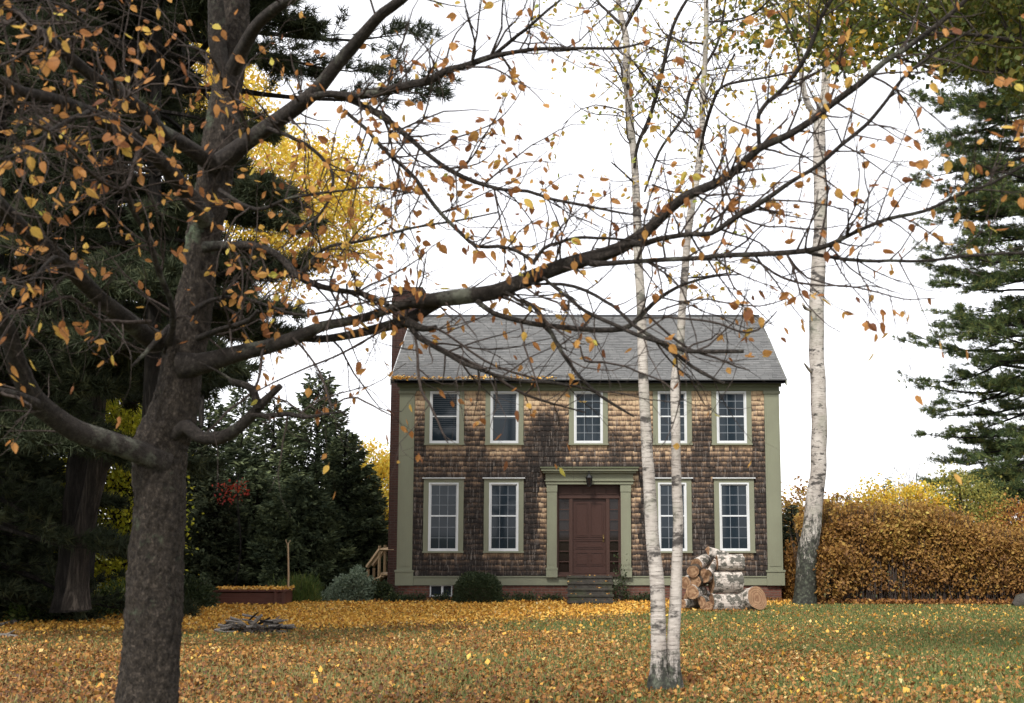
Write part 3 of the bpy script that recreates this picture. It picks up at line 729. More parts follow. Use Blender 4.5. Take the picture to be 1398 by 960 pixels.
# roof: deck, shingle courses, ridge cap, rake boards
slope = np.array([0, YR - (YF - .34), z_ridge - z_eave]); SL = float(np.linalg.norm(slope)); su = slope / SL; sn = np.array([0, -su[2], su[1]])
o0 = np.array([0, YF - .34, z_eave])
YB = 2 * YR - (YF - .34)
g = Geo()
pr = [(YF - .33, z_eave - .02), (YR, z_ridge - .03), (YB, z_eave - .02), (YB, z_eave - .10), (YR, z_ridge - .15), (YF - .33, z_eave - .08)]
V = [(EX0 + .02, a, b) for a, b in pr] + [(EX1 - .02, a, b) for a, b in pr]
g.add(V, [(0, 1, 7, 6), (1, 2, 8, 7), (2, 3, 9, 8), (3, 4, 10, 9), (4, 5, 11, 10), (5, 0, 6, 11), (0, 5, 4, 1), (1, 4, 3, 2), (6, 7, 10, 11), (7, 8, 9, 10)])
roof = mk('roof', g, M['roof'], house)
g = Geo(); rr_ = int(SL / .135); e2 = SL / rr_
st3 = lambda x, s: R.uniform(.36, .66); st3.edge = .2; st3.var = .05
bl3 = lambda a, b, z: [(a, b)]
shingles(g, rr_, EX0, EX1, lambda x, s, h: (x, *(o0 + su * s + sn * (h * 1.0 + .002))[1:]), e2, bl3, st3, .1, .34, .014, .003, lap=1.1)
bs_ = su * np.array([0, -1, 1]); bo = np.array([0, YB, z_eave]); bnn = np.array([0, -bs_[2], bs_[1]]) * -1
g.add([(EX0, YB, z_eave + .005), (EX1, YB, z_eave + .005), (EX1, YR, z_ridge + .01), (EX0, YR, z_ridge + .01)], [(0, 1, 2, 3)])
mk('roof_shingles', g, M['roof'], roof)
g = Geo(); V = []
for xx in (EX0 - .005, EX1 + .005): V += [(xx, YR - .14, z_ridge - .055), (xx, YR, z_ridge + .035), (xx, YR + .14, z_ridge - .055)]
g.add(V, [(0, 1, 4, 3), (1, 2, 5, 4)]); mk('ridge_cap', g, M['iron'], roof)
for s, xx in ((-1, EX0), (1, EX1 - .03)):
    g = Geo()
    for (ya, za, yb, zb_) in ((YF - .34, z_eave, YR, z_ridge), (YB, z_eave, YR, z_ridge)):
        V = [(xx + dx, yy, zz - dz) for dx in (-.012, .018) for (yy, zz) in ((ya, za), (yb, zb_)) for dz in (-.012, .15)]
        g.add(V, [(0, 2, 3, 1), (4, 5, 7, 6), (0, 4, 6, 2), (1, 3, 7, 5), (0, 1, 5, 4), (2, 6, 7, 3)])
    mk('rake_board', g, M['trim'] if s > 0 else M['white'], roof)
# chimney on the left gable end
ccx0, ccx1 = fx(538.5, 430, YR), fx(577, 400, YR); g = Geo(); zct = fz(394, YR - .4)
cy0, cy1 = YR - .45, YR + .45
g.box(ccx0, ccx1, cy0, cy1, GZ - .3, zct - .42)
g.box(ccx0 - .03, ccx1 + .03, cy0 - .03, cy1 + .03, zct - .42, zct - .30); g.box(ccx0 + .0, ccx1 - .0, cy0, cy1, zct - .30, zct - .10)
g.box(ccx0 - .05, ccx1 + .05, cy0 - .05, cy1 + .05, zct - .10, zct)
g.box(ccx0 + .2, ccx1 - .2, cy0 + .2, cy1 - .2, zct, zct + .08)
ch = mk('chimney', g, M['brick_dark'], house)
g = Geo(); g.box(ccx0 - .06, ccx1 + .06, cy0 - .06, cy1 + .06, zct - .005, zct + .03); mk('chimney_cap', g, M['stone'], ch)

# windows ---------------------------------------------------------------
def window(w, k):
    x0, x1, z0, z1 = w['x0'], w['x1'], w['z0'], w['z1']; g = Geo()
    yf = YF - .045
    g.box(x0 - cw, x0, yf, YF + .05, z0 - .03, z1 + (.005 if w['up'] else 0)); g.box(x1, x1 + cw, yf, YF + .05, z0 - .03, z1 + (.005 if w['up'] else 0))
    g.box(x0 - cw - .015, x1 + cw + .015, yf - .03, YF + .05, z0 - .075, z0 - .03)
    if w['up']: pass
    else: g.box(x0 - cw, x1 + cw, yf, YF + .05, z1, z1 + .105)
    win = mk('window', g, M['trim'], house)
    if not w['up']:
        g = Geo(); g.box(x0 - cw - .04, x1 + cw + .04, yf - .06, YF + .04, z1 + .108, z1 + .135); mk('drip_cap', g, M['white'], win)
    g = Geo(); g.frame(x0 + .002, x1 - .002, z0 - .028, z1 - .002, .042, yf - .008, YF + .05); mk('frame', g, M['white'], win)
    zm = (z0 + z1) / 2; g = Geo()
    for (a, b, yo) in ((z0 + .014, zm + .018, .01), (zm + .0, z1 - .044, .03)):
        g.frame(x0 + .044, x1 - .044, a, b, .028, yf + yo, yf + yo + .028)
    mk('sash', g, M['white'] if not w['up'] else M['white'], win)
    g = Geo()
    for (a, b, yo) in ((z0 + .04, zm - .01, .028), (zm + .03, z1 - .07, .048)): g.box(x0 + .07, x1 - .07, yf + yo - .004, yf + yo, a, b)
    mk('pane', g, M['glass'], win)
    if w['grid']:
        g = Geo(); xa, xb = x0 + .07, x1 - .07
        for (a, b, yo) in ((z0 + .04, zm - .01, .028), (zm + .03, z1 - .07, .048)):
            for q in (1, 2):
                xx = xa + (xb - xa) * q / 3; g.box(xx - .006, xx + .006, yf + yo - .009, yf + yo - .005, a, b)
                zz = a + (b - a) * q / 3; g.box(xa, xb, yf + yo - .0115, yf + yo - .0095, zz - .006, zz + .006)
        mk('muntins', g, M['muntin'], win)
    else:
        g = Geo(); xa, xb = x0 + .07, x1 - .07; zb_ = zm - .1 if k == 1 else z0 + .3
        n = int((z1 - .07 - zb_) / .055)
        for q in range(n):
            zz = z1 - .09 - q * .055
            if abs(zz - zm) < .03: continue
            g.box(xa, xb, yf + (.028 if zz < zm else .048) - .012, yf + (.028 if zz < zm else .048) - .006, zz - .003, zz + .003)
        mk('blind', g, M['blind'], win)
for k, w in enumerate(wins):
    w['grid'] = k not in (0, 1); window(w, k)

# door surround ---------------------------------------------------------
g = Geo(); zp0 = fz(788); zp1 = fz(661.5)
e0, e1 = fx(745, 655), fx(864, 655)
g.box(e0, e1, YF - .16, YF + .05, zp1, fz(646.5)); g.box(e0 - .03, e1 + .03, YF - .2, YF + .05, zp1 + .09, zp1 + .11)
c0, c1 = fx(737.5, 641), fx(871.5, 641); zc0 = fz(646.5)
g.box(e0 - .08, e1 + .08, YF - .26, YF + .04, zc0, zc0 + .06); g.box(c0 + .03, c1 - .03, YF - .34, YF + .04, zc0 + .06, zc0 + .13)
ent = mk('door_entablature', g, M['trim'], house)
g = Geo(); g.box(c0, c1, YF - .38, YF + .04, zc0 + .132, zc0 + .165); mk('cornice_cap', g, M['trim_shaded'], ent)
for (a, b) in ((746.8, 760.2), (847.5, 861)):
    xa, xb = fx(a, 720), fx(b, 720); g = Geo()
    g.box(xa, xb, YF - .12, YF + .05, zp0 + .25, zp1 - .2); g.box(xa - .012, xb + .012, YF - .135, YF + .05, zp1 - .2, zp1 - .002)
    g.box(xa - .02, xb + .02, YF - .15, YF + .05, zp0, zp0 + .2); g.box(xa - .03, xb + .03, YF - .16, YF + .05, zp0 + .2, zp0 + .25)
    g.box(xa + .05, xb - .05, YF - .128, YF - .11, zp0 + .33, zp1 - .26)
    mk('door_pilaster', g, M['trim'], house)
# entry frame: posts, transom panel, sill
xl, xr = fx(760.2, 720), fx(847.5, 720); dl, dr = fx(782, 730), fx(827.5, 730); zd0, zd1 = fz(784), fz(681.5)
g = Geo(); yd = YF + .10
g.box(xl, xr, yd + .03, yd + .08, zd0, zp1)                         # back board
for (a, b) in ((xl, xl + .05), (dl - .09, dl - .003), (dr + .003, dr + .09), (xr - .05, xr)): g.box(a, b, yd - .06, yd + .03, zd0, zd1 + .02)
g.box(xl, xr, yd - .075, yd + .03, zd1 + .02, zd1 + .08); g.box(xl + .04, xr - .04, yd - .02, yd + .03, zd1 + .08, zp1)
for q in range(5):
    a = xl + .08 + q * (xr - xl - .16) / 5; g.box(a + .02, a + (xr - xl - .16) / 5 - .02, yd - .04, yd - .02, zd1 + .13, zp1 - .06)
g.box(xl, xl + .02, YF - .1, yd + .03, zd0, zp1); g.box(xr - .02, xr, YF - .1, yd + .03, zd0, zp1)
g.box(xl, xr, YF - .1, yd + .03, zd0 - .06, zd0)
ef = mk('entry_frame', g, M['door_frame'], house)
for (a, b) in ((xl + .05, dl - .09), (dr + .09, xr - .05)):
    g = Geo(); h0 = zd0 + .05; step = (zd1 - h0) / 7
    g.box(a, b, yd - .03, yd + .02, zd0, h0); g.box(a, a + .014, yd - .036, yd + .011, h0, zd1); g.box(b - .014, b, yd - .036, yd + .011, h0, zd1)
    for q in range(1, 7): g.box(a, b, yd - .035, yd + .01, h0 + q * step - .012, h0 + q * step + .012)
    sdl = mk('sidelight', g, M['door_frame'], house); g = Geo(); g.box(a, b, yd + .012, yd + .02, h0, zd1); mk('pane', g, M['glass_warm'], sdl)
# door leaf with raised panels
g = Geo(); g.box(dl, dr, yd + .0, yd + .03, zd0 + .01, zd1)
wd = dr - dl; hd = zd1 - zd0
def panel(u0, u1, v0, v1):
    a, b, c, d = dl + u0 * wd, dl + u1 * wd, zd0 + v0 * hd, zd0 + v1 * hd
    g.frame(a, b, c, d, .022, yd - .018, yd - .0); g.box(a + .045, b - .045, yd - .012, yd - .0, c + .045, d - .045)
panel(.08, .47, .49, .95); panel(.53, .92, .49, .95); panel(.08, .92, .335, .445); panel(.08, .47, .11, .29); panel(.53, .92, .11, .29)
g.box(dl + .03 * wd, dr - .03 * wd, yd - .012, yd, zd0 + .46 * hd, zd0 + .475 * hd)
dr_ = mk('front_door', g, M['door'], house)
g = Geo(); g.lathe((dr - .07, yd - .05, zd0 + .95), [(.0, -.03), (.02, -.025), (.03, 0), (.02, .025), (0, .03)], 10); g.box(dr - .09, dr - .05, yd - .022, yd - .001, zd0 + .86, zd0 + 1.05)
mk('door_handle', g, M['brass'], dr_)
# lantern hanging before the frieze
lx, lz = fx(804, 655), fz(652); g = Geo(); ly = YF - .30
g.tube([(lx, YF - .16, lz + .10), (lx, ly - .02, lz + .16), (lx, ly, lz + .07)], .012, 6)
g.lathe((lx, ly, lz), [(.0, .09), (.03, .07), (.095, .0), (.10, -.01), (.0, -.01)], 6); g.lathe((lx, ly, lz), [(.0, -.25), (.055, -.25), (.06, -.23), (.0, -.23)], 6)
for q in range(6):
    a = q * PI / 3; g.tube([(lx + .085 * math.cos(a), ly + .085 * math.sin(a), lz - .01), (lx + .055 * math.cos(a), ly + .055 * math.sin(a), lz - .23)], .006, 4)
lan = mk('lantern', g, M['iron'], house)
g = Geo(); g.lathe((lx, ly, lz), [(.078, -.015), (.05, -.228)], 6); mk('lantern_glass', g, M['glass_warm'], lan)
# stone steps
g = Geo(); zt_ = fz(786, YF - .2); nst = 5; sth = (zt_ - (GZ - .02)) / nst
for q in range(nst):
    z1 = zt_ - q * sth; yy1 = YF - .09; yy0 = YF - .55 - q * .27
    g.box(stL + .0 - .0 * q, stR, yy0, yy1 if q == 0 else YF - .55 - (q - 1) * .27 + .004, GZ - .2, z1 - .05)
    g.box(stL - .025, stR + .025, yy0 - .03, yy1 if q == 0 else YF - .55 - (q - 1) * .27 - .026, z1 - .048, z1)
mk('front_steps', g, M['stone'], house)
# leaves lying on the eave and the steps
g = Geo(); n = 420; x = EX0 + .1 + (R.uniform(0, 1, n) ** 1.8) * 4.4; s = np.abs(R.normal(size=n)) * .10
p = o0[None] + su[None] * s[:, None] + sn[None] * .03; p[:, 0] = x
g.scatter(*LB, p, rdir(n, .1, .4), rdir(n, 1.2) + sn, R.uniform(.05, .09, n), R.beta(2, 1.6, n))
tag(mk('leaves_on_eave', g, M['litter_y']), 'yellow leaves caught along the left half of the roof eave', 'fallen leaves', kind='stuff')
g = Geo()
for q in range(nst):
    n = 9; x = R.uniform(stL, stR, n); y = YF - .5 - q * .27 + R.uniform(0, .2, n); p = np.stack([x, y, np.full(n, zt_ - q * sth + .012)], 1)
    g.scatter(*LB, p, rdir(n, .1, .3), rdir(n, 1.5), .06, R.beta(2, 1.6, n))
tag(mk('leaves_on_steps', g, M['litter_b']), 'few dry leaves lying on the stone front steps', 'fallen leaves', kind='stuff')
# ================================================================== THINGS ROUND THE HOUSE
# wooden side steps left of the chimney
YD = YR + .2
t = thing('side_steps', 'weathered wooden side steps with handrail left of the brick chimney', 'wooden steps', (fx(520, 800, YD), YD, GZ))
xa, xb = fx(508, 760, YD), fx(530, 760, YD); zt1 = fz(750, YD); zdk = fz(782, YD)
g = Geo(); g.box(xb - .22, xb + .3, YD - .6, YD + .6, zdk - .05, zdk)
mk('landing', g, M['deck_wood'], t)
for yy in (YD - .6, YD + .55):
    g = Geo(); g.tube([(xb - .18, yy, GZ), (xb - .18, yy, zt1 + .12)], .045, 4); g.tube([(xa - .02, yy, GZ), (xa - .02, yy, zdk + .12)], .045, 4); mk('post', g, M['deck_wood'], t)
    g = Geo(); g.tube([(xb + .25, yy, zt1), (xb - .18, yy, zt1), (xa - .06, yy, zdk + .18)], .06, 4); mk('handrail', g, M['deck_wood'], t)
    g = Geo(); g.tube([(xb - .1, yy, zdk - .08), (xa - .12, yy, GZ + .05)], .07, 4); mk('stringer', g, M['deck_wood'], t)
for q in range(3):
    zz = zdk - (q + 1) * (zdk - GZ) / 4; xx = xb - .22 - (q + 1) * .16; g = Geo(); g.box(xx, xx + .2, YD - .56, YD + .5, zz - .035, zz); mk('tread', g, M['deck_wood'], t)
# evergreen bush by the basement window
cx = fx(651.5, 820, YF - .75); bush('round_evergreen_bush', 'round dark clipped evergreen bush covering the basement window edge', cx, YF - .75, 1.38, .95, .84, M['boxwood'], 15000, .045, shell=.7, lump=.07, hi=.95)
# small leggy shrub right of the steps, in front of the right door pilaster
c = P(846, 820, YF - .35); bush('leggy_shrub', 'thin leggy green shrub in front of the right door pilaster', c[0], YF - .35, .5, .3, 1.15, M['boxwood'], 330, .075, shell=.2, stems=9, lump=.3)
# low ground cover along the foundation: small plants counted one by one
cov = [(548, .3, 'left corner pilaster'), (572, .26, 'left corner of the brick base'), (604, .22, 'basement window'), (700, .3, 'right side of the round bush'), (722, .26, 'brick base left of the steps'), (752, .28, 'left door pilaster'), (868, .3, 'brick base right of the steps'), (890, .25, 'brick base behind the twin birch')]
for px, w, where in cov:
    c = P(px, 818, YF - .3); bush('low_plant', 'low leafy plant under the %s' % where, c[0], YF - .3, w * 2.6, .45, .24, M['boxwood'], 520, .06, cat='plant', group='low plants along the house foundation', stems=4, shell=.3, lump=.3)
g = Geo(); n = 5200; x = R.uniform(HX0 - .6, HX1, n); y = R.uniform(YF - .75, YF - .02, n); p = np.stack([x, y, gz(x, y) + R.uniform(0, .14, n) * (1 - (YF - y) / .9)], 1)
k = ~((x > stL - .05) & (x < stR + .05)); p = p[k]
g.scatter(*LB, p, rdir(len(p), .2, .6), rdir(len(p), .9), R.uniform(.05, .09, len(p)), np.clip(R.beta(1.6, 2, len(p)) - .1, 0, 1))
tag(mk('leaf_drift', g, M['litter_b']), 'drift of dark brown leaves along the foot of the house wall', 'fallen leaves', kind='stuff')
# silver and green shrubs left of the house
for (px, py, Y, w, h, m, n, sz, nm, lb) in [
    (485, 820, 33.9, 1.15, .95, 'silver', 5200, .07, 'silver_shrub', 'rounded silver green shrub left of the wooden side steps'),
    (455, 820, 33.8, .7, .42, 'silver', 1800, .07, 'silver_shrub', 'small low silver green shrub left of the larger silver shrub'),
    (519, 821, 34.0, .7, .6, 'boxwood', 2600, .07, 'dark_shrub', 'dark green shrub between the silver shrub and the chimney'),
    (536, 822, 33.4, .4, .25, 'boxwood', 800, .06, 'dark_shrub', 'tiny dark shrub at the foot of the left house corner')]:
    c = P(px, py, Y); bush(nm, lb, c[0], Y, w, w * .8, h, M[m], n, sz, shell=.35, lump=.22)
for (px, w, h, n, lb) in [(412, 1.1, .7, 2600, 'tall grassy green weeds right of the rusty planter'), (372, .7, .5, 900, 'grassy weeds behind the right end of the rusty planter')]:
    c = P(px, 822, 33.6); bush('weed_clump', lb, c[0], 33.6 if px > 400 else 34.4, w, .8, h, M['weed'], n, .16, cat='weeds', tmpl=([(0, .05, 0), (0, -.05, 0), (1, 0, 0)], [(0, 1, 2)]), shell=.1, upright=1.4, stems=6)
# long low rust coloured planter box with leaves on its lid
Yp = 32.4; a, b = P(289, 822, Yp), P(389, 822, Yp); zt = P(340, 806, Yp)[2]; zg = GZ
t = thing('planter_box', 'long low rust brown wooden box with yellow leaves on its lid', 'planter box', ((a[0] + b[0]) / 2, Yp, zg))
g = Geo(); wbx = b[0] - a[0]
for q in range(3): g.box(a[0] + .04, b[0] - .04, Yp, Yp + .9, zg - .05 + q * (zt - zg - .01) / 3 + .004, zg - .05 + (q + 1) * (zt - zg - .01) / 3)
mk('box_body', g, M['rust'], t)
g = Geo()
for xx in (a[0], b[0] - .09, b[0] - .28): g.box(xx, xx + .08, Yp - .035, Yp + .95, zg - .05, zt - .03)
mk('corner_post', g, M['rust'], t)
g = Geo(); g.box(a[0] - .05, b[0] + .05, Yp - .08, Yp + 1.0, zt - .03, zt + .015); mk('lid', g, M['rust'], t)
g = Geo(); n = 1100; p = np.stack([R.uniform(a[0] - .03, b[0] + .03, n), R.uniform(Yp - .06, Yp + .9, n), zt + R.uniform(.018, .035, n)], 1)
g.scatter(*LB, p, rdir(n, .1, .4), rdir(n, 1.4), .08, R.beta(2, 1.6, n)); tag(mk('leaves_on_box', g, M['litter_y']), 'yellow leaves covering the lid of the rust brown box', 'fallen leaves', kind='stuff')
# thin bare pole
c = P(393, 822, 33.0); g = Geo(); q0 = np.array([c[0], 33.0, GZ - .1]); q1 = P(393, 741, 33.0)
g.tube([q0, q0 * .5 + q1 * .5 + [.02, 0, 0], q1], [.035, .03, .026], 6, wob=.1); g.tube([q1 - [0, 0, .1], q1 + [-.06, 0, .08]], .012, 4); g.tube([q1 - [0, 0, .05], q1 + [.07, 0, .06]], .012, 4)
tag(mk('thin_pole', g, M['deck_wood'], loc=(c[0], 33.0, GZ)), 'thin brown upright pole right of the rust brown box', 'pole')

# brush pile (300-395, 850-873): each stick a thing
def gpt(px, py):
    """where the ray through a photo pixel meets the lawn"""
    Y = 20.0
    for _ in range(40):
        q = P(px, py, Y); Y += (q[2] - float(gz(q[0], Y))) * 6
        Y = min(max(Y, 5), 60)
    return P(px, py, Y)
c0 = gpt(342, 868); bc = c0.copy(); bc[1] += .3; bz = float(gz(*bc[:2]))
lens = [('long charred stick on top of the burnt brush heap pointing up to the right', (-.10, .05, .05), (.12, -.05, .33), .016)]
whr = ['left end', 'left side', 'middle', 'right side', 'right end', 'back', 'front']
for i in range(34):
    xx = R.uniform(-.5, .55); h = .30 * (1 - (xx / .72) ** 2); a_ = R.uniform(-.5, .5) ; L = R.uniform(.18, .42)
    lens.append(('grey broken stick in the %s of the burnt brush heap' % whr[int((xx + .5) / 1.06 * 4.99)], (xx - L / 2, R.uniform(-.2, .2), h * R.uniform(.2, 1) + R.uniform(-.02, .06)), (xx + L / 2, R.uniform(-.25, .25), h * R.uniform(.1, 1.25) + R.uniform(-.02, .08)), R.uniform(.012, .04)))
for lb, p0, p1, r in lens:
    p0 = np.array(p0); p1 = np.array(p1); p0[2] = max(p0[2], .01); p1[2] = max(p1[2], .01); b_ = np.array([bc[0], bc[1], bz]); g = Geo(); md = (p0 + p1) / 2 + R.normal(size=3) * .02
    g.tube([b_ + p0, b_ + md, b_ + p1], [r, r * .9, r * .6], 6, wob=.15)
    tag(mk('stick', g, M['twig_dead'] if R.uniform() < .55 else M['bark_forest'], loc=b_ + p0), lb, 'stick', 'sticks of the burnt brush heap')
g = Geo(); n = 1100; q = R.normal(size=(n, 2)) * [.34, .2]; q = q[np.abs(q[:, 0]) < .75]; p = np.stack([bc[0] + q[:, 0], bc[1] + q[:, 1], bz + np.abs(R.normal(size=len(q))) * .05 * np.exp(-(q[:, 0] / .5) ** 2) + .01], 1)
g.scatter(*LB, p, rdir(len(p)), rdir(len(p)), R.uniform(.04, .09, len(p)), R.uniform(0, .15, len(p)))
nm = NT('ash_debris'); md_ = nm.bsdf(nm.ramp(nm.noise(nm.coord(), 20, 3), [(.3, (.02, .016, .013)), (.7, (.10, .08, .065))]), .95)
tag(mk('charred_debris', g, md_), 'dark charred bark crumbs under the burnt brush heap', 'debris', kind='stuff')
# pale sticks at the left edge
for (pa, pb, w, lb, m) in [((-18, 862), (29, 852), 7, 'pale weathered branch lying near the left edge of the lawn', 'log_bark'), ((-15, 872), (24, 874), 7, 'short greyish branch lying below the pale branch at the left edge', 'twig_dead'), ((1036, 817), (1062, 815), 6, 'thin white birch stick lying right of the round log slice', 'log_bark')]:
    a = gpt(*pa); b = gpt(*pb); r = w * mpp(a[1]) / 2; a[2] += r * .9; b[2] += r * 1.2; g = Geo(); g.tube([a, (a + b) / 2 + [0, .03, .01], b], [r, r, r * .7], 8, wob=.1, capm=1)
    if pa[0] < 900: g.tube([(a + b) / 2, (a + b) / 2 + [.12, .2, .1]], [r * .5, r * .2], 5)
    tag(mk('fallen_branch' if pa[0] < 900 else 'birch_stick', g, [M[m], M['log_end']], loc=a), lb, 'stick')
c = P(1082, 820, 34.5); bush('brown_shrub', 'dark reddish brown shrub between the right house corner and the old birch', c[0], 34.5, 1.0, .9, 1.3, M['hedge'], 4200, .09, shell=.2, lump=.3, hi=.5, stems=16)
# dark rock at the right edge by the hedge
c = P(1398, 820, 31.6); g = Geo(); b_ = np.array([c[0], 31.6, float(gz(c[0], 31.6))])
g.tube([b_ + [-.26, 0, .05], b_ + [-.1, .02, .14], b_ + [.1, 0, .18], b_ + [.3, 0, .06]], [.09, .2, .22, .08], 10, wob=.12)
tag(mk('rock', g, M['rock'], loc=b_, smooth=True), 'grey rock at the foot of the hedge at the right edge', 'rock')

# ================================================================== FIREWOOD
def log(label, px, py, Y, L, r, yaw, pitch=0, kind='birch', half=False, seed=0):
    c = P(px, py, Y); a = math.radians(yaw); b = math.radians(pitch)
    d = np.array([math.cos(a) * math.cos(b), math.sin(a) * math.cos(b), math.sin(b)]); u = np.array([-math.sin(a), math.cos(a), 0]); w = np.cross(d, u)
    k = 18; n = 7; g = Geo(); th = np.linspace(0, 2 * PI, k, endpoint=False)
    lob = 1 + .04 * np.sin(2 * th + R.uniform(0, 6)) + .03 * np.sin(3 * th + R.uniform(0, 6))
    pr = np.stack([np.cos(th) * lob, np.sin(th) * lob], 1)
    if half:                                   # split billet: flatten all beyond a chord
        pr[:, 1] = np.maximum(pr[:, 1], -.08 + .03 * R.normal(size=k)); pr[:, 0] = np.where((pr[:, 0] > .25) & (half == 2), .25, pr[:, 0])
        ang = R.uniform(0, 2 * PI) if half is True else half; ca, sa = math.cos(ang), math.sin(ang); pr = pr @ np.array([[ca, sa], [-sa, ca]])
    V = []
    for i in range(n):
        s = (i / (n - 1) - .5) * L; rr = r * (1 + .02 * math.sin(i * 2 + seed))
        off = R.normal(size=2) * r * .012
        for q in pr: V.append(c + d * (s + (R.normal() * .006 if i in (0, n - 1) else 0)) + u * (q[0] * rr + off[0]) + w * (q[1] * rr + off[1]))
    Q = [(i * k + j, i * k + (j + 1) % k, (i + 1) * k + (j + 1) % k, (i + 1) * k + j) for i in range(n - 1) for j in range(k)]
    g.add(V, Q, m=0)
    if half:
        lens_ = np.abs(np.linalg.norm(pr, axis=1)); fm = (lens_ < .8); 
        g.QM[-1] = np.array([1 if (fm[j] or fm[(j + 1) % k]) else 0 for i in range(n - 1) for j in range(k)])
    for e, rev in ((0, 1), (n - 1, 0)):
        R_ = V[e * k:(e + 1) * k]; cc = np.mean(R_, 0)
        g.add(R_ + [cc], T=[(k, j, (j + 1) % k) if not rev else (k, (j + 1) % k, j) for j in range(k)], m=1)
    bk = M['log_bark'] if kind == 'birch' else M['bark_plain']
    o = mk('firewood_log', g, [bk, M['log_end']], loc=c)
    tag(o, label, 'log', 'cut birch logs stacked beside the twin birch'); return o
YL = 30.3
log('large mossy white birch log at the bottom right of the firewood stack', 992, 822.5, YL, 0.752, 0.221, 10, 0, seed=1)
log('thick white birch log in the middle of the right side of the stack', 991, 795, YL + .02, 0.733, 0.254, 12, 0, seed=2)
log('smooth white birch log lying level at the upper right of the stack', 996, 768, YL + .02, 0.658, 0.188, 9, 0, seed=3)
log('tilted white split log crowning the top of the stack', 978, 757.5, YL + .12, 0.545, 0.132, 25, -14, half=.6, seed=4)
log('short white topped log at the upper left of the stack', 957, 768, YL + .2, 0.470, 0.160, 55, 12, seed=5)
log('reddish ended round log high on the left flank of the stack', 949, 778, YL - .02, 0.517, 0.146, 72, 8, kind='brown', seed=6)
log('tan split wedge standing in the upper middle of the stack', 968, 776, YL - .10, 0.489, 0.150, 62, 30, half=2.2, seed=7)
log('green tinged split log under the smooth upper log', 969, 786, YL - .02, 0.470, 0.160, 50, 0, seed=8)
log('small log end farthest left at mid height of the stack', 940, 794, YL + .1, 0.470, 0.141, 65, 5, seed=9)
log('brown barked log in the left middle of the stack', 955, 792, YL + .02, 0.517, 0.160, 58, 4, kind='brown', seed=10)
log('pale capped log low on the left of the stack', 951, 808, YL - .02, 0.517, 0.169, 60, 0, seed=11)
log('tan split wedge at the bottom left of the stack', 958, 822, YL + .02, 0.470, 0.169, 68, 0, half=1.2, seed=12)
log('split billet showing raw wood beside the large mossy log', 968, 824, YL - .04, 0.470, 0.179, 66, 0, half=2.0, kind='brown', seed=13)
log('small white log chunk on the grass left of the stack', 938, 824, YL - .05, 0.282, 0.103, 40, 0, seed=14)
log('log hidden low in the back of the stack under the brown logs', 953, 818, YL + .5, 0.564, 0.207, 30, 0, seed=15)
log('big round log slice leaning on the right end of the stack', 1026, 819, YL - .02, 0.40, 0.29, -55, 14, seed=16)

# ================================================================== HEDGE
hx0 = float(P(1100, 800, 33)[0]); 
def hedge_top(x):
    px = CX + x / 33.4 * F; return np.interp(px, [1080, 1100, 1140, 1190, 1240, 1300, 1340, 1400, 1500], [712, 702, 694, 694, 688, 706, 722, 730, 725])
N = 95000; x = R.uniform(hx0, 17.5, N); zt = np.array([P(CX, v, 33)[2] for v in range(660, 760)])
top = np.interp(hedge_top(x), np.arange(660, 760), zt) + .12 * fbm(x, x * 0, 2.3, 3) + .05 * np.sin(x * 9) + .08 * np.sin(x * 23.1)
f = R.uniform(0, 1, N) ** .75; z = GZ + .02 + (top - GZ) * f
fr = 32.75 - .55 * np.exp(-((x - hx0 - .55) / .5) ** 2) * (z < 1.0) - .05 * (x - hx0) + .18 * fbm(x, z, 1.6, 8); yb = fr + np.abs(R.normal(size=N)) * .40 + (f > .85) * R.uniform(0, 1.2, N) + .35 * (f < .12)
p = np.stack([x + .25 * fbm(z, x, 2, 4) * (np.abs(x - hx0) < .6), yb, z + .05 * R.normal(size=N) + (R.uniform(0, 1, N) < .04) * R.uniform(0, .35, N) * (f > .9)], 1)
k = R.uniform(0, 1, N) < np.clip(.25 + 1.2 * f + .35 * fbm(x, z, 3.1, 6), 0.12, 1); p = p[k]; f = f[k]; n = len(p)
t = thing('hedge', 'long orange brown autumn hedge right of the old birch', 'hedge', ((hx0 + 17.5) / 2, 33.4, GZ))
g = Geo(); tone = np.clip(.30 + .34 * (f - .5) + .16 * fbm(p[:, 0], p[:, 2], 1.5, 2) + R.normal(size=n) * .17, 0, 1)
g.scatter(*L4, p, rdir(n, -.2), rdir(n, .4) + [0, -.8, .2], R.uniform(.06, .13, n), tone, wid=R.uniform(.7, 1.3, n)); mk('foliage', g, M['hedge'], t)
g = Geo()
for _ in range(1300):
    xx = R.uniform(hx0, 17.5); yy = 32.9 - .05 * (xx - hx0) + R.uniform(0, .8); h = (np.interp(hedge_top(xx), np.arange(660, 760), zt) - GZ) * R.uniform(.7, 1.08)
    l = R.normal() * .18; h *= R.uniform(1, 1.14) if R.uniform() < .3 else 1; g.tube([(xx, yy, GZ - .05), (xx + l * .5, yy - .05, GZ + h * .5), (xx + l + R.normal() * .08, yy, GZ + h)], [.012, .009, .003], 4, cap=False)
mk('stems', g, M['bark_twig'], t)
n = 9000; g = Geo(); x = R.uniform(hx0 - .3, 17.5, n); y = 32.6 - .05 * (x - hx0) + R.uniform(-.15, .8, n); p = np.stack([x, y, gz(x, y) + R.uniform(0, .12, n)], 1)
g.scatter(*LB, p, rdir(n, .5, .6), rdir(n, .9), R.uniform(.05, .12, n), R.beta(1.4, 3, n)); tag(mk('hedge_litter', g, M['litter_b']), 'dark dead leaves and weeds under the foot of the hedge', 'fallen leaves', kind='stuff')

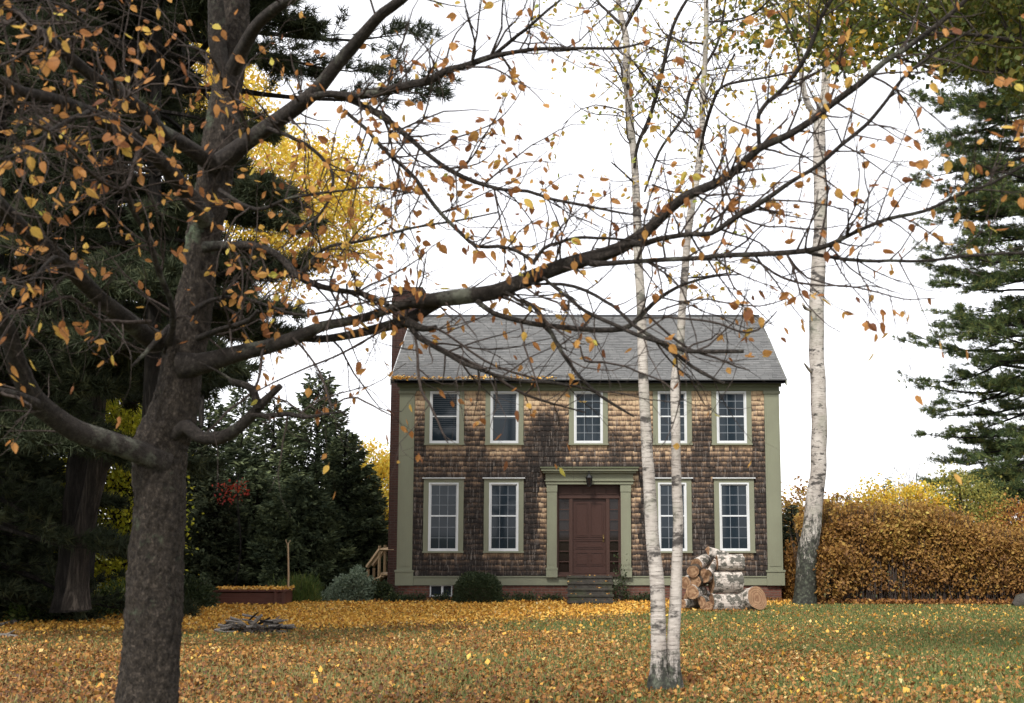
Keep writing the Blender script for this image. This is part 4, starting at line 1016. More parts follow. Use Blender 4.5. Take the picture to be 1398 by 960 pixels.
# leaves gathered round the feet of the trunks and the firewood
def drift(name, lb, px, py, rx, ry, n, m):
    c = gpt(px, py); q = R.normal(size=(n, 2)); p = np.stack([c[0] + q[:, 0] * rx, c[1] + q[:, 1] * ry, 0 * q[:, 0]], 1); p[:, 2] = gz(p[:, 0], p[:, 1]) + np.abs(R.normal(size=n)) * .05 * np.exp(-(q ** 2).sum(1) / 2)
    g = Geo(); g.scatter(*LB, p, rdir(n, .3, .7), rdir(n, .9), R.uniform(.04, .085, n), np.clip(R.beta(1.6, 2, n), 0, 1)); tag(mk(name, g, M[m]), lb, 'fallen leaves', kind='stuff')
drift('leaf_drift', 'brown leaves gathered round the foot of the twin birch', 910, 937, .38, .30, 420, 'litter_b')
drift('leaf_drift', 'brown leaves blown against the firewood stack', 985, 838, .75, .22, 700, 'litter_b')
drift('leaf_drift', 'leaves gathered at the foot of the old birch', 1100, 823, .5, .3, 500, 'litter_b')
# ================================================================== BACKGROUND TREES
G1 = 'spruces and firs behind the rust brown box'
def con(px, ytop, Y, r, lb, mat='needle_mid', **k):
    c = P(px, 822, Y); h = P(px, ytop, Y)[2] - GZ
    return conifer('spruce_tree', lb, c[0], Y, h, r, M[mat], group=G1, **k)
con(428, 508, 42, 2.5, 'tallest pointed spruce of the row left of the house', nb=190, per=330, blade=.21, droop=.10, asc=.25, shape=.72)
con(365, 545, 44, 2.2, 'second spruce left of the tallest pointed one', nb=150, per=260, blade=.21, asc=.25, shape=.72)
con(322, 522, 46, 2.3, 'slim topped spruce in the middle of the row', nb=150, per=250, blade=.21, asc=.2, shape=.72)
con(276, 530, 43, 2.3, 'spruce just right of the big foreground trunk', 'needle_mid', nb=150, per=260, blade=.21, asc=.2, shape=.72)
con(468, 590, 40.5, 1.9, 'lower bushy spruce right of the tallest one', nb=160, per=280, blade=.19, asc=.25, shape=.72)
con(497, 640, 40.5, 1.25, 'small spruce nearest the brick chimney', nb=120, per=170, blade=.17, asc=.25, shape=.72)
con(345, 640, 39.5, 2.3, 'broad low fir directly behind the rust brown box', nb=160, per=320, blade=.2, asc=.15)
con(405, 650, 38.8, 2.0, 'dense low fir behind the thin pole', nb=160, per=300, blade=.19, asc=.2, shape=.72)
con(290, 650, 38.5, 1.9, 'dark low fir at the left end of the rust brown box', 'needle_dark', nb=140, per=300, blade=.19, asc=.15)
con(240, 560, 40, 2.4, 'dark spruce showing on both sides of the big foreground trunk', 'needle_dark', nb=150, per=260, blade=.21, shape=.75)
con(512, 700, 41.5, .9, 'little spruce at the right end of the row beside the yellow tree', nb=90, per=110, blade=.15, asc=.25)
# yellow tree far behind between spruces and chimney
c = P(515, 800, 55); broadleaf('yellow_tree', 'golden yellow tree seen between the last spruce and the chimney', c[0], 55, 5.4, (1.9, 1.8, 2.3), 3.2, M['leaf_gold'], ncl=170, n=60, size=.15, spread=.3)
c = P(548, 800, 60); broadleaf('yellow_tree', 'pale green and yellow tree top just left of the chimney', c[0], 60, 5.6, (1.8, 1.8, 2.4), 3.4, M['leaf_birch'], ncl=110, n=50, size=.16, spread=.3)
# left yard trees
G2 = 'dark pines of the wood on the left'
def pin(px, Y, h, r, lb, **k):
    c = P(px, 830, Y); return pine('pine_tree', lb, c[0], Y, h, r, M['needle_dark'], group=G2, **k)
pin(185, 19.0, 15, 2.6, 'tall dark pine standing behind the left of the big foreground tree', nb=100, tufts=220, ndl=.19, nper=18, zlo=.32, trunk_r=.16, up=.0, shape=.4, nw=.9)
pin(216, 22.5, 16.5, 4.4, 'tall dark pine rising behind the fork of the foreground tree', nb=90, tufts=150, ndl=.23, nper=15, zlo=.61, trunk_r=.2, up=-.04, shape=.4, nw=.65)
pin(-35, 22, 14, 3.9, 'dark pine near the left edge of the photo', nb=90, tufts=220, ndl=.21, nper=18, zlo=.28, trunk_r=.2, up=-.05, shape=.4, nw=1.0)
pin(-120, 25, 15, 5.0, 'dark pine just outside the left edge whose limbs reach in', nb=80, tufts=200, ndl=.23, nper=16, zlo=.1, trunk_r=.22, up=-.05, shape=.4, nw=1.1)
pin(108, 29, 17, 3.9, 'pine farther back between the two old trunks', nb=90, tufts=200, ndl=.25, nper=16, zlo=.30, trunk_r=.25, up=-.05, shape=.4, nw=1.2)
G3 = 'hemlocks at the edge of the left wood'
for (px, Y, h, r, lb) in [(-15, 30, 9.0, 2.6, 'dark low hemlock at the left edge behind the lawn'), (28, 33, 9.5, 2.1, 'dark hemlock left of the old trunks'), (-90, 27, 10, 3.2, 'dark hemlock leaning in from beyond the left edge'), (205, 41, 9.5, 2.2, 'dark hemlock between the peeling trunk and the big foreground trunk')]:
    c = P(px, 830, Y); conifer('hemlock_tree', lb, c[0], Y, h, r, M['needle_dark'], nb=170, per=330, blade=.22, droop=.35, group=G3)
# two old trunks
def trunk_tree(name, lb, path, d, mat, extra=(), cat='tree', crown=None):
    pts, rad = px_path(path, d, d); base = pts[0].copy(); base[2] = float(gz(base[0], base[1])); t = thing(name, lb, cat, tuple(base))
    p, r = smooth(pts, rad, .15); g = Geo(); g.tube(p, r, 20, wob=.10); mk('trunk', g, M[mat], t, smooth=True)
    for e in extra:
        pts, rad = px_path(e, d, d); p, r = smooth(pts, rad, .15); g = Geo(); g.tube(p, r, 12, wob=.10); mk('limb', g, M[mat], t, smooth=True)
    return t
t = trunk_tree('old_tree', 'old dark barked trunk at the edge of the left wood', [(94, 835, 46), (95, 800, 36), (98, 740, 33), (104, 680, 32), (112, 600, 31), (122, 520, 34), (132, 440, 32), (140, 330, 28), (145, 200, 24), (150, 60, 20), (152, -80, 12)], 25.5, 'bark_forest', [[(140, 440, 20), (165, 400, 16), (190, 330, 12), (200, 250, 8)]])
t = trunk_tree('old_tree', 'grey peeling trunk leaning right with a broken fork', [(104, 832, 40), (106, 800, 28), (112, 740, 25), (122, 690, 26), (131, 650, 28), (133, 625, 24), (132, 590, 20), (136, 540, 18), (142, 470, 17), (150, 380, 15), (156, 260, 12), (160, 120, 9)], 24.8, 'bark_peel', [[(131, 652, 18), (146, 633, 14), (158, 622, 13), (170, 612, 9)]])
# undergrowth beyond the trunks
def bl(nm, lb, px, py, Y, h, rr, zc, mat, **k):
    c = P(px, 820, Y); return broadleaf(nm, lb, c[0], Y, h, rr, zc, M[mat], **k)
bl('yellow_maple', 'bright yellow green maple glowing between the old trunks and the big foreground trunk', 155, 0, 32, 5.4, (1.5, 1.2, 2.9), 2.9, 'leaf_yg', ncl=330, n=60, size=.11, spread=.28)
bl('yellow_maple', 'tall golden maple behind the foreground tree below its right limb', 255, 0, 40, 15.2, (2.5, 2.2, 2.6), 12.5, 'leaf_gold', ncl=300, n=60, size=.13, spread=.42, trunk_r=.13, xo=3.2, lf=7)
bl('yellow_maple', 'golden maple crown glimpsed at the left edge among the pines', 0, 0, 40, 14, (3.5, 2, 3.0), 11.5, 'leaf_gold', ncl=170, n=55, size=.16, spread=.4)
bl('yellow_maple', 'golden maple crown showing through the pines at the top', 250, 0, 42, 18.5, (2.8, 2, 2.6), 16.8, 'leaf_gold', ncl=200, n=55, size=.16, spread=.4, trunk_r=.15)
bl('red_maple', 'small red maple seen through the fork of the trunks', 150, 0, 44, 8.5, (2.2, 1.5, 1.5), 7.6, 'leaf_red', ncl=90, n=50, size=.13, spread=.3)
bl('red_maple', 'small red leaved tree peeking between the spruces', 316, 0, 36.9, 3.8, (.4, .3, .6), 3.1, 'leaf_red', ncl=9, n=16, size=.1, spread=.12, trunk_r=.02)
for (px, Y, w, h, m, n, lb) in [(20, 28.5, 2.6, .8, 'boxwood', 4200, 'low dark undergrowth at the left end of the wood edge'), (75, 27.2, 2.0, .55, 'boxwood', 3000, 'low dark bush at the foot of the old trunks'), (160, 29, 1.8, .75, 'weed', 2600, 'olive green bush right of the peeling trunk'), (215, 31, 2.2, .8, 'boxwood', 3000, 'dark bush behind the foreground trunk'), (45, 27, 1.0, .6, 'weed', 900, 'green fern like weeds left of the old trunks'), (262, 31.3, 1.15, .8, 'boxwood', 3600, 'black green bush left of the rust brown box')]:
    c = P(px, 830, Y); bush('undergrowth_bush', lb, c[0], Y, w, 1.3, h, M[m], n, .085, group='bushes along the left wood edge', shell=.3, lump=.3)
# right side -------------------------------------------------------------
c = P(1478, 800, 41)
pine('white_pine', 'tall green white pine with layered limbs at the right edge', c[0], 41, 25, 4.9, M['needle_pine'], nb=310, tufts=170, ndl=.17, nper=12, zlo=.06, trunk_r=.3, up=.02, shape=.30, azr=(PI * .5, PI * 1.5), nw=.95)
bl('yellow_green_tree', 'small yellow green tree between the hedge and the white pine', 1325, 0, 38, 3.6, (1.5, 1.1, 1.35), 2.4, 'leaf_olive', ncl=120, n=45, size=.1, spread=.22, trunk_r=.05)
bl('yellow_shrub_tree', 'bright yellow bush top rising behind the middle of the hedge', 1235, 0, 38, 3.2, (1.6, 1.0, .8), 2.55, 'leaf_gold', ncl=110, n=50, size=.1, spread=.22, trunk_r=.04)
bl('orange_tree', 'small orange tree between the house corner and the old birch', 1075, 0, 46, 3.3, (.9, .7, 1.4), 1.9, 'hedge', ncl=80, n=45, size=.12, spread=.22, trunk_r=.05)
bl('orange_tree', 'orange bush behind the right end of the hedge', 1390, 0, 37, 2.8, (1.0, .8, .9), 2.0, 'leaf_cherry', ncl=70, n=45, size=.09, spread=.2, trunk_r=.04)
G4 = 'little spruces far beyond the hedge'
for (px, yt, Y, r, lb) in [(1217, 652, 60, .95, 'tallest little spruce poking above the hedge'), (1190, 680, 62, .9, 'little spruce left of the tallest one above the hedge'), (1163, 678, 70, 1.0, 'little dark spruce above the left part of the hedge'), (1083, 690, 44, 1.0, 'dark spruce between the house corner and the old birch'), (1400, 716, 42, 1.1, 'short dark fir under the white pine')]:
    c = P(px, 800, Y); conifer('small_spruce', lb, c[0], Y, P(px, yt, Y)[2] - GZ, r, M['needle_dark' if Y < 50 else 'needle_mid'], nb=90, per=110, blade=.17, asc=.2, group=G4, trunk_r=.06)
# leafless grey sapling behind the hedge
c = P(1262, 800, 48); tw = Twigs(); b_ = np.array([c[0], 48, GZ])
for _ in range(5): tw.grow(b_ + R.normal(size=3) * [.3, .3, 0], unit([R.normal() * .22, R.normal() * .2, 1]), R.uniform(4.0, 4.9), .022, 1, 0, .5, .12)
t = thing('bare_sapling', 'leafless grey sapling above the middle of the hedge', 'tree', tuple(b_)); mk('stems', tw.g, M['bark_limb'], t)
# thin far treeline closing the horizon on both sides
for (px, Y, h, rx, m, lb) in [(1130, 70, 3.9, 2.6, 'hedge', 'far orange tree right of the house corner'), (1330, 75, 4.6, 3.4, 'hedge', 'far reddish tree behind the yellow green tree')]:
    bl('far_tree', lb, px, 0, Y, h, (rx, 1.5, h * .5), h * .55, m, ncl=90, n=40, size=.22, spread=.4, trunk_r=.08)
# ================================================================== OLD BIRCH (right)
YB_ = 32.6
pa = [(1099, 826, 34), (1100, 800, 29), (1103, 756, 27), (1108, 720, 25), (1112, 683, 23.5), (1117, 646, 22), (1118, 610, 21.5), (1118, 555, 21), (1115, 482, 21), (1115, 409, 20.5), (1118, 355, 19.5), (1120, 292, 18.5), (1119, 219, 18), (1119, 164, 16), (1126, 128, 12.5), (1129, 73, 11), (1133, 0, 10), (1140, -120, 8), (1138, -260, 4)]
def px_tree_part(t, name, path, d0, d1, mat, k=12, wob=.06, step=.08):
    pts, rad = px_path(path, d0, d1); p, r = smooth(pts, rad, step); g = Geo(); g.tube(p, r, k, wob=wob); mk(name, g, M[mat], t, smooth=True); return p, r
b_ = P(1099, 822, YB_); t = thing('old_birch', 'thick white birch with black scars growing at the left end of the hedge', 'birch tree', (b_[0], YB_, float(gz(b_[0], YB_))))
T = px_tree_part(t, 'trunk', pa, YB_, YB_, 'birch_big', 20, .05)
br = [[(1115, 160, 9), (1102, 139, 9), (1095, 109, 8), (1092, 60, 6), (1080, 0, 5), (1070, -80, 3)], [(1108, 424, 5), (1100, 421, 5), (1096, 415, 4)], [(1108, 508, 5), (1103, 503, 4), (1098, 496, 2)], [(1124, 120, 6), (1150, 60, 5), (1170, 0, 4), (1185, -80, 2)], [(1128, 60, 5), (1100, 20, 4), (1085, -40, 3)], [(1098, 118, 4), (1082, 110, 3), (1075, 105, 2)]]
tw = Twigs()
for q in br:
    p, r = px_tree_part(t, 'limb', q, YB_, YB_ - .8, 'birch_big', 8, .08)
    if len(q) > 3 or q[0][1] < 130: tw.along(p, r, .16, (.5, 1.6), 1, 1.0, t0=.3)
p, r = T; i0 = int(len(p) * .55); tw.along(p[i0:], r[i0:], .16, (.7, 2.2), 1, 1.1, t0=.1, zb=.05)
mk('twigs', tw.g, M['bark_twig'], t); g = Geo(); tw.leaves(g, .085, .05); mk('foliage', g, M['leaf_birch'], t)

# ================================================================== TWIN BIRCH
Y2 = 13.4; b_ = P(910, 940, Y2); t = thing('twin_birch', 'slender white birch with two stems from one mossy foot', 'birch tree', (b_[0], Y2, float(gz(b_[0], Y2))))
A1 = [(903, 950, 50), (901, 936, 38), (900, 915, 25), (900, 894, 21.5), (899, 847, 20.5), (897, 792, 19.5), (891, 738, 18), (888, 683, 17), (884, 628, 15.5), (880, 555, 14.5), (877, 482, 14), (875, 409, 13), (871, 343, 12), (869, 274, 11), (866, 219, 10), (860, 164, 10.5), (857, 128, 11), (855, 91, 10), (855, 55, 9.5), (848, 22, 8.5), (844, 0, 8), (838, -80, 6), (830, -200, 3)]
A2 = [(915, 950, 42), (918, 936, 30), (919, 915, 20), (919, 884, 17.5), (922, 829, 16), (924, 774, 15), (926, 719, 14.5), (924, 665, 13.5), (923, 628, 13), (922, 573, 12.5), (922, 519, 12), (928, 475, 11.5), (931, 428, 11), (935, 373, 11), (939, 322, 10.5), (945, 277, 10), (953, 233, 9), (958, 182, 8.5), (959, 139, 8), (962, 91, 7.5), (964, 44, 7), (964, 0, 7), (962, -80, 5), (955, -200, 3)]
TA = px_tree_part(t, 'trunk', A1, Y2, Y2 + .1, 'birch', 18, .07, .05); TB = px_tree_part(t, 'trunk', A2, Y2 + .02, Y2 - .1, 'birch', 18, .07, .05)
tw = Twigs(6)
lb2 = [[(855, 35, 5), (866, 15, 5), (875, 0, 5), (890, -50, 4)], [(848, 34, 5), (829, 15, 4), (815, 0, 4), (795, -40, 3)],
  [(866, 230, 4), (871, 197, 5), (888, 157, 5.5), (902, 106, 6), (920, 33, 5), (950, -20, 4)], [(880, 262, 3), (895, 219, 4), (906, 197, 4), (935, 157, 4.5), (938, 139, 5), (945, 117, 5), (964, 88, 4), (982, 51, 4), (992, -10, 3)],
  [(954, 225, 4), (959, 190, 4.5), (971, 146, 5), (984, 120, 4), (1007, 112, 4), (1044, 106, 3.5), (1085, 98, 3)], [(984, 120, 3.5), (992, 96, 3.5), (1003, 74, 3)],
  [(845, 66, 3.5), (800, 66, 3), (760, 70, 2.5), (740, 66, 2)], [(858, 78, 2.5), (885, 110, 2.5), (905, 145, 2), (925, 160, 2.5), (950, 180, 2.5), (962, 205, 2)],
  [(948, 262, 3), (920, 262, 2.5), (890, 252, 2)], [(936, 380, 2.5), (960, 378, 2.5), (1000, 372, 2)], [(866, 250, 3), (850, 235, 2.5), (835, 222, 2)], [(857, 118, 5), (850, 105, 4), (848, 92, 3), (840, 75, 2)], [(964, 30, 3), (1000, 28, 3), (1030, 18, 3), (1060, -10, 2)], [(962, 60, 3), (930, 56, 3), (905, 45, 2)]]
for j, q in enumerate(lb2):
    p, r = px_tree_part(t, 'limb', q, Y2, Y2 + [-1.5, 1.0, -.6, .8][j % 4], 'bark_limb', 7, .1)
    tw.along(p, r, .10, (.2, .75), 1, .85, t0=.15, zb=0)
for p, r in (TA, TB):
    i0 = int(len(p) * .60); tw.along(p[i0:], r[i0:], .13, (.4, 1.3), 1, .7, t0=.05, zb=.05)
mk('twigs', tw.g, M['bark_twig'], t); g = Geo(); tw.leaves(g, .062, .03); mk('foliage', g, M['leaf_birch'], t, smooth=False)

# ================================================================== OVERHANGING MAPLE (upper right)
Y3 = 15.0; c = P(1530, 0, Y3); b_ = np.array([c[0], Y3, float(gz(c[0], Y3))])
t = thing('overhanging_maple', 'green and yellow maple whose crown hangs over the upper right corner', 'maple tree', tuple(b_))
ptop = P(1510, -330, Y3); g = Geo(); g.tube([b_ - [0, 0, .2], b_ + [0, 0, 1.5], b_ + [.05, 0, 4], ptop], [.34, .26, .22, .1], 16, wob=.06); mk('trunk', g, M['bark_dark'], t, smooth=True)
mz = [[(1525, 150, 18), (1450, 105, 12), (1398, 97, 9), (1340, 98, 7), (1317, 98, 6), (1281, 95, 5), (1255, 88, 4), (1215, 76, 3)], [(1525, 60, 16), (1430, 30, 12), (1330, 10, 9), (1230, 20, 6), (1150, 40, 4), (1090, 55, 2)], [(1525, 0, 16), (1400, -60, 12), (1250, -90, 8), (1120, -60, 5), (1040, -20, 3)], [(1525, 100, 12), (1430, 70, 9), (1350, 50, 6), (1280, 45, 4)]]
cl = []; LP = []
for j, q in enumerate(mz):
    p, r = px_tree_part(t, 'limb', q, Y3, Y3 + [-.5, .6, -1, -2][j], 'bark_dark', 8, .08); LP.append(p)
LP = np.vstack(LP)
def in_mass(n):
    o = []
    while len(o) < n:
        px, py = R.uniform(985, 1480), R.uniform(-110, 160)
        low = np.interp(px, [985, 1040, 1090, 1150, 1200, 1250, 1300, 1340, 1398, 1480], [55, 82, 92, 95, 75, 85, 92, 88, 125, 160]) + 9 * math.sin(px * .11) + 6 * math.sin(px * .27)
        den = np.interp(px, [985, 1080, 1150, 1250, 1398], [.10, .25, .5, .8, 1])
        if py < low and R.uniform() < den: o.append(P(px, py, Y3 + R.uniform(-1.8, 1.8)))
    return np.array(o)
cl = in_mass(700); g = Geo(); clumps(g, cl, 26, .16, .085, LB, 0, .9); mk('foliage', g, M['leaf_maple'], t)
cy_ = np.array([q for q in in_mass(400) if q[0] / q[1] < (1260 - CX) / F]); g = Geo(); clumps(g, cy_, 15, .14, .08, LB); mk('yellow_foliage', g, M['leaf_maple_y'], t)
g = Geo()
for q in cl[::4]:
    dd = LP - q; e = LP[np.argmin(np.linalg.norm(dd, axis=1) + 1.2 * (dd[:, 0] < .2))]; g.tube([e, (e + q) / 2 + R.normal(size=3) * .08 + [0, 0, .06], q], [.014, .009, .004], 4, cap=False)
mk('twigs', g, M['bark_dark'], t)

# ================================================================== FOREGROUND TREE
Y0 = 9.0; b_ = P(200, 1010, Y0); t = thing('cherry_tree', 'big rough barked tree in the left foreground with spreading limbs and orange leaves', 'tree', (b_[0], Y0, float(gz(b_[0], Y0))))
TR = [(196, 1060, 120), (199, 1000, 96), (201, 960, 85), (207, 880, 78), (211, 820, 76), (217, 700, 71), (219, 610, 74), (234, 575, 70), (246, 520, 62), (253, 470, 60), (262, 430, 54), (273, 370, 47), (277, 330, 50), (288, 270, 50), (300, 200, 53), (309, 130, 45), (316, 70, 48), (322, 0, 42), (330, -120, 36), (345, -300, 26), (350, -520, 12)]
p, r = px_path(TR, Y0, Y0 + .3); p, r = smooth(p, r, .016); g = Geo(); g.tube(p, r, 96, wob=.045)
V = g.V[0]; nz = np.zeros(len(V))            # knobbly bark relief
for k_ in range(26):
    f_ = R.normal(size=3) * (30 if k_ < 10 else 85) * np.array([1, 1, .6]); nz += (1 - 2 * np.abs(np.sin(V @ f_ + R.uniform(0, 6) + .8 * np.sin(V @ (R.normal(size=3) * 20))))) * (1 if k_ < 10 else .5)
cc = np.repeat(p, 96, 0); g.V[0] = V + (V - cc) / (np.linalg.norm(V - cc, axis=1)[:, None] + 1e-9) * (nz * .0022)[:, None]
mk('trunk', g, M['bark_dark'], t, smooth=True)
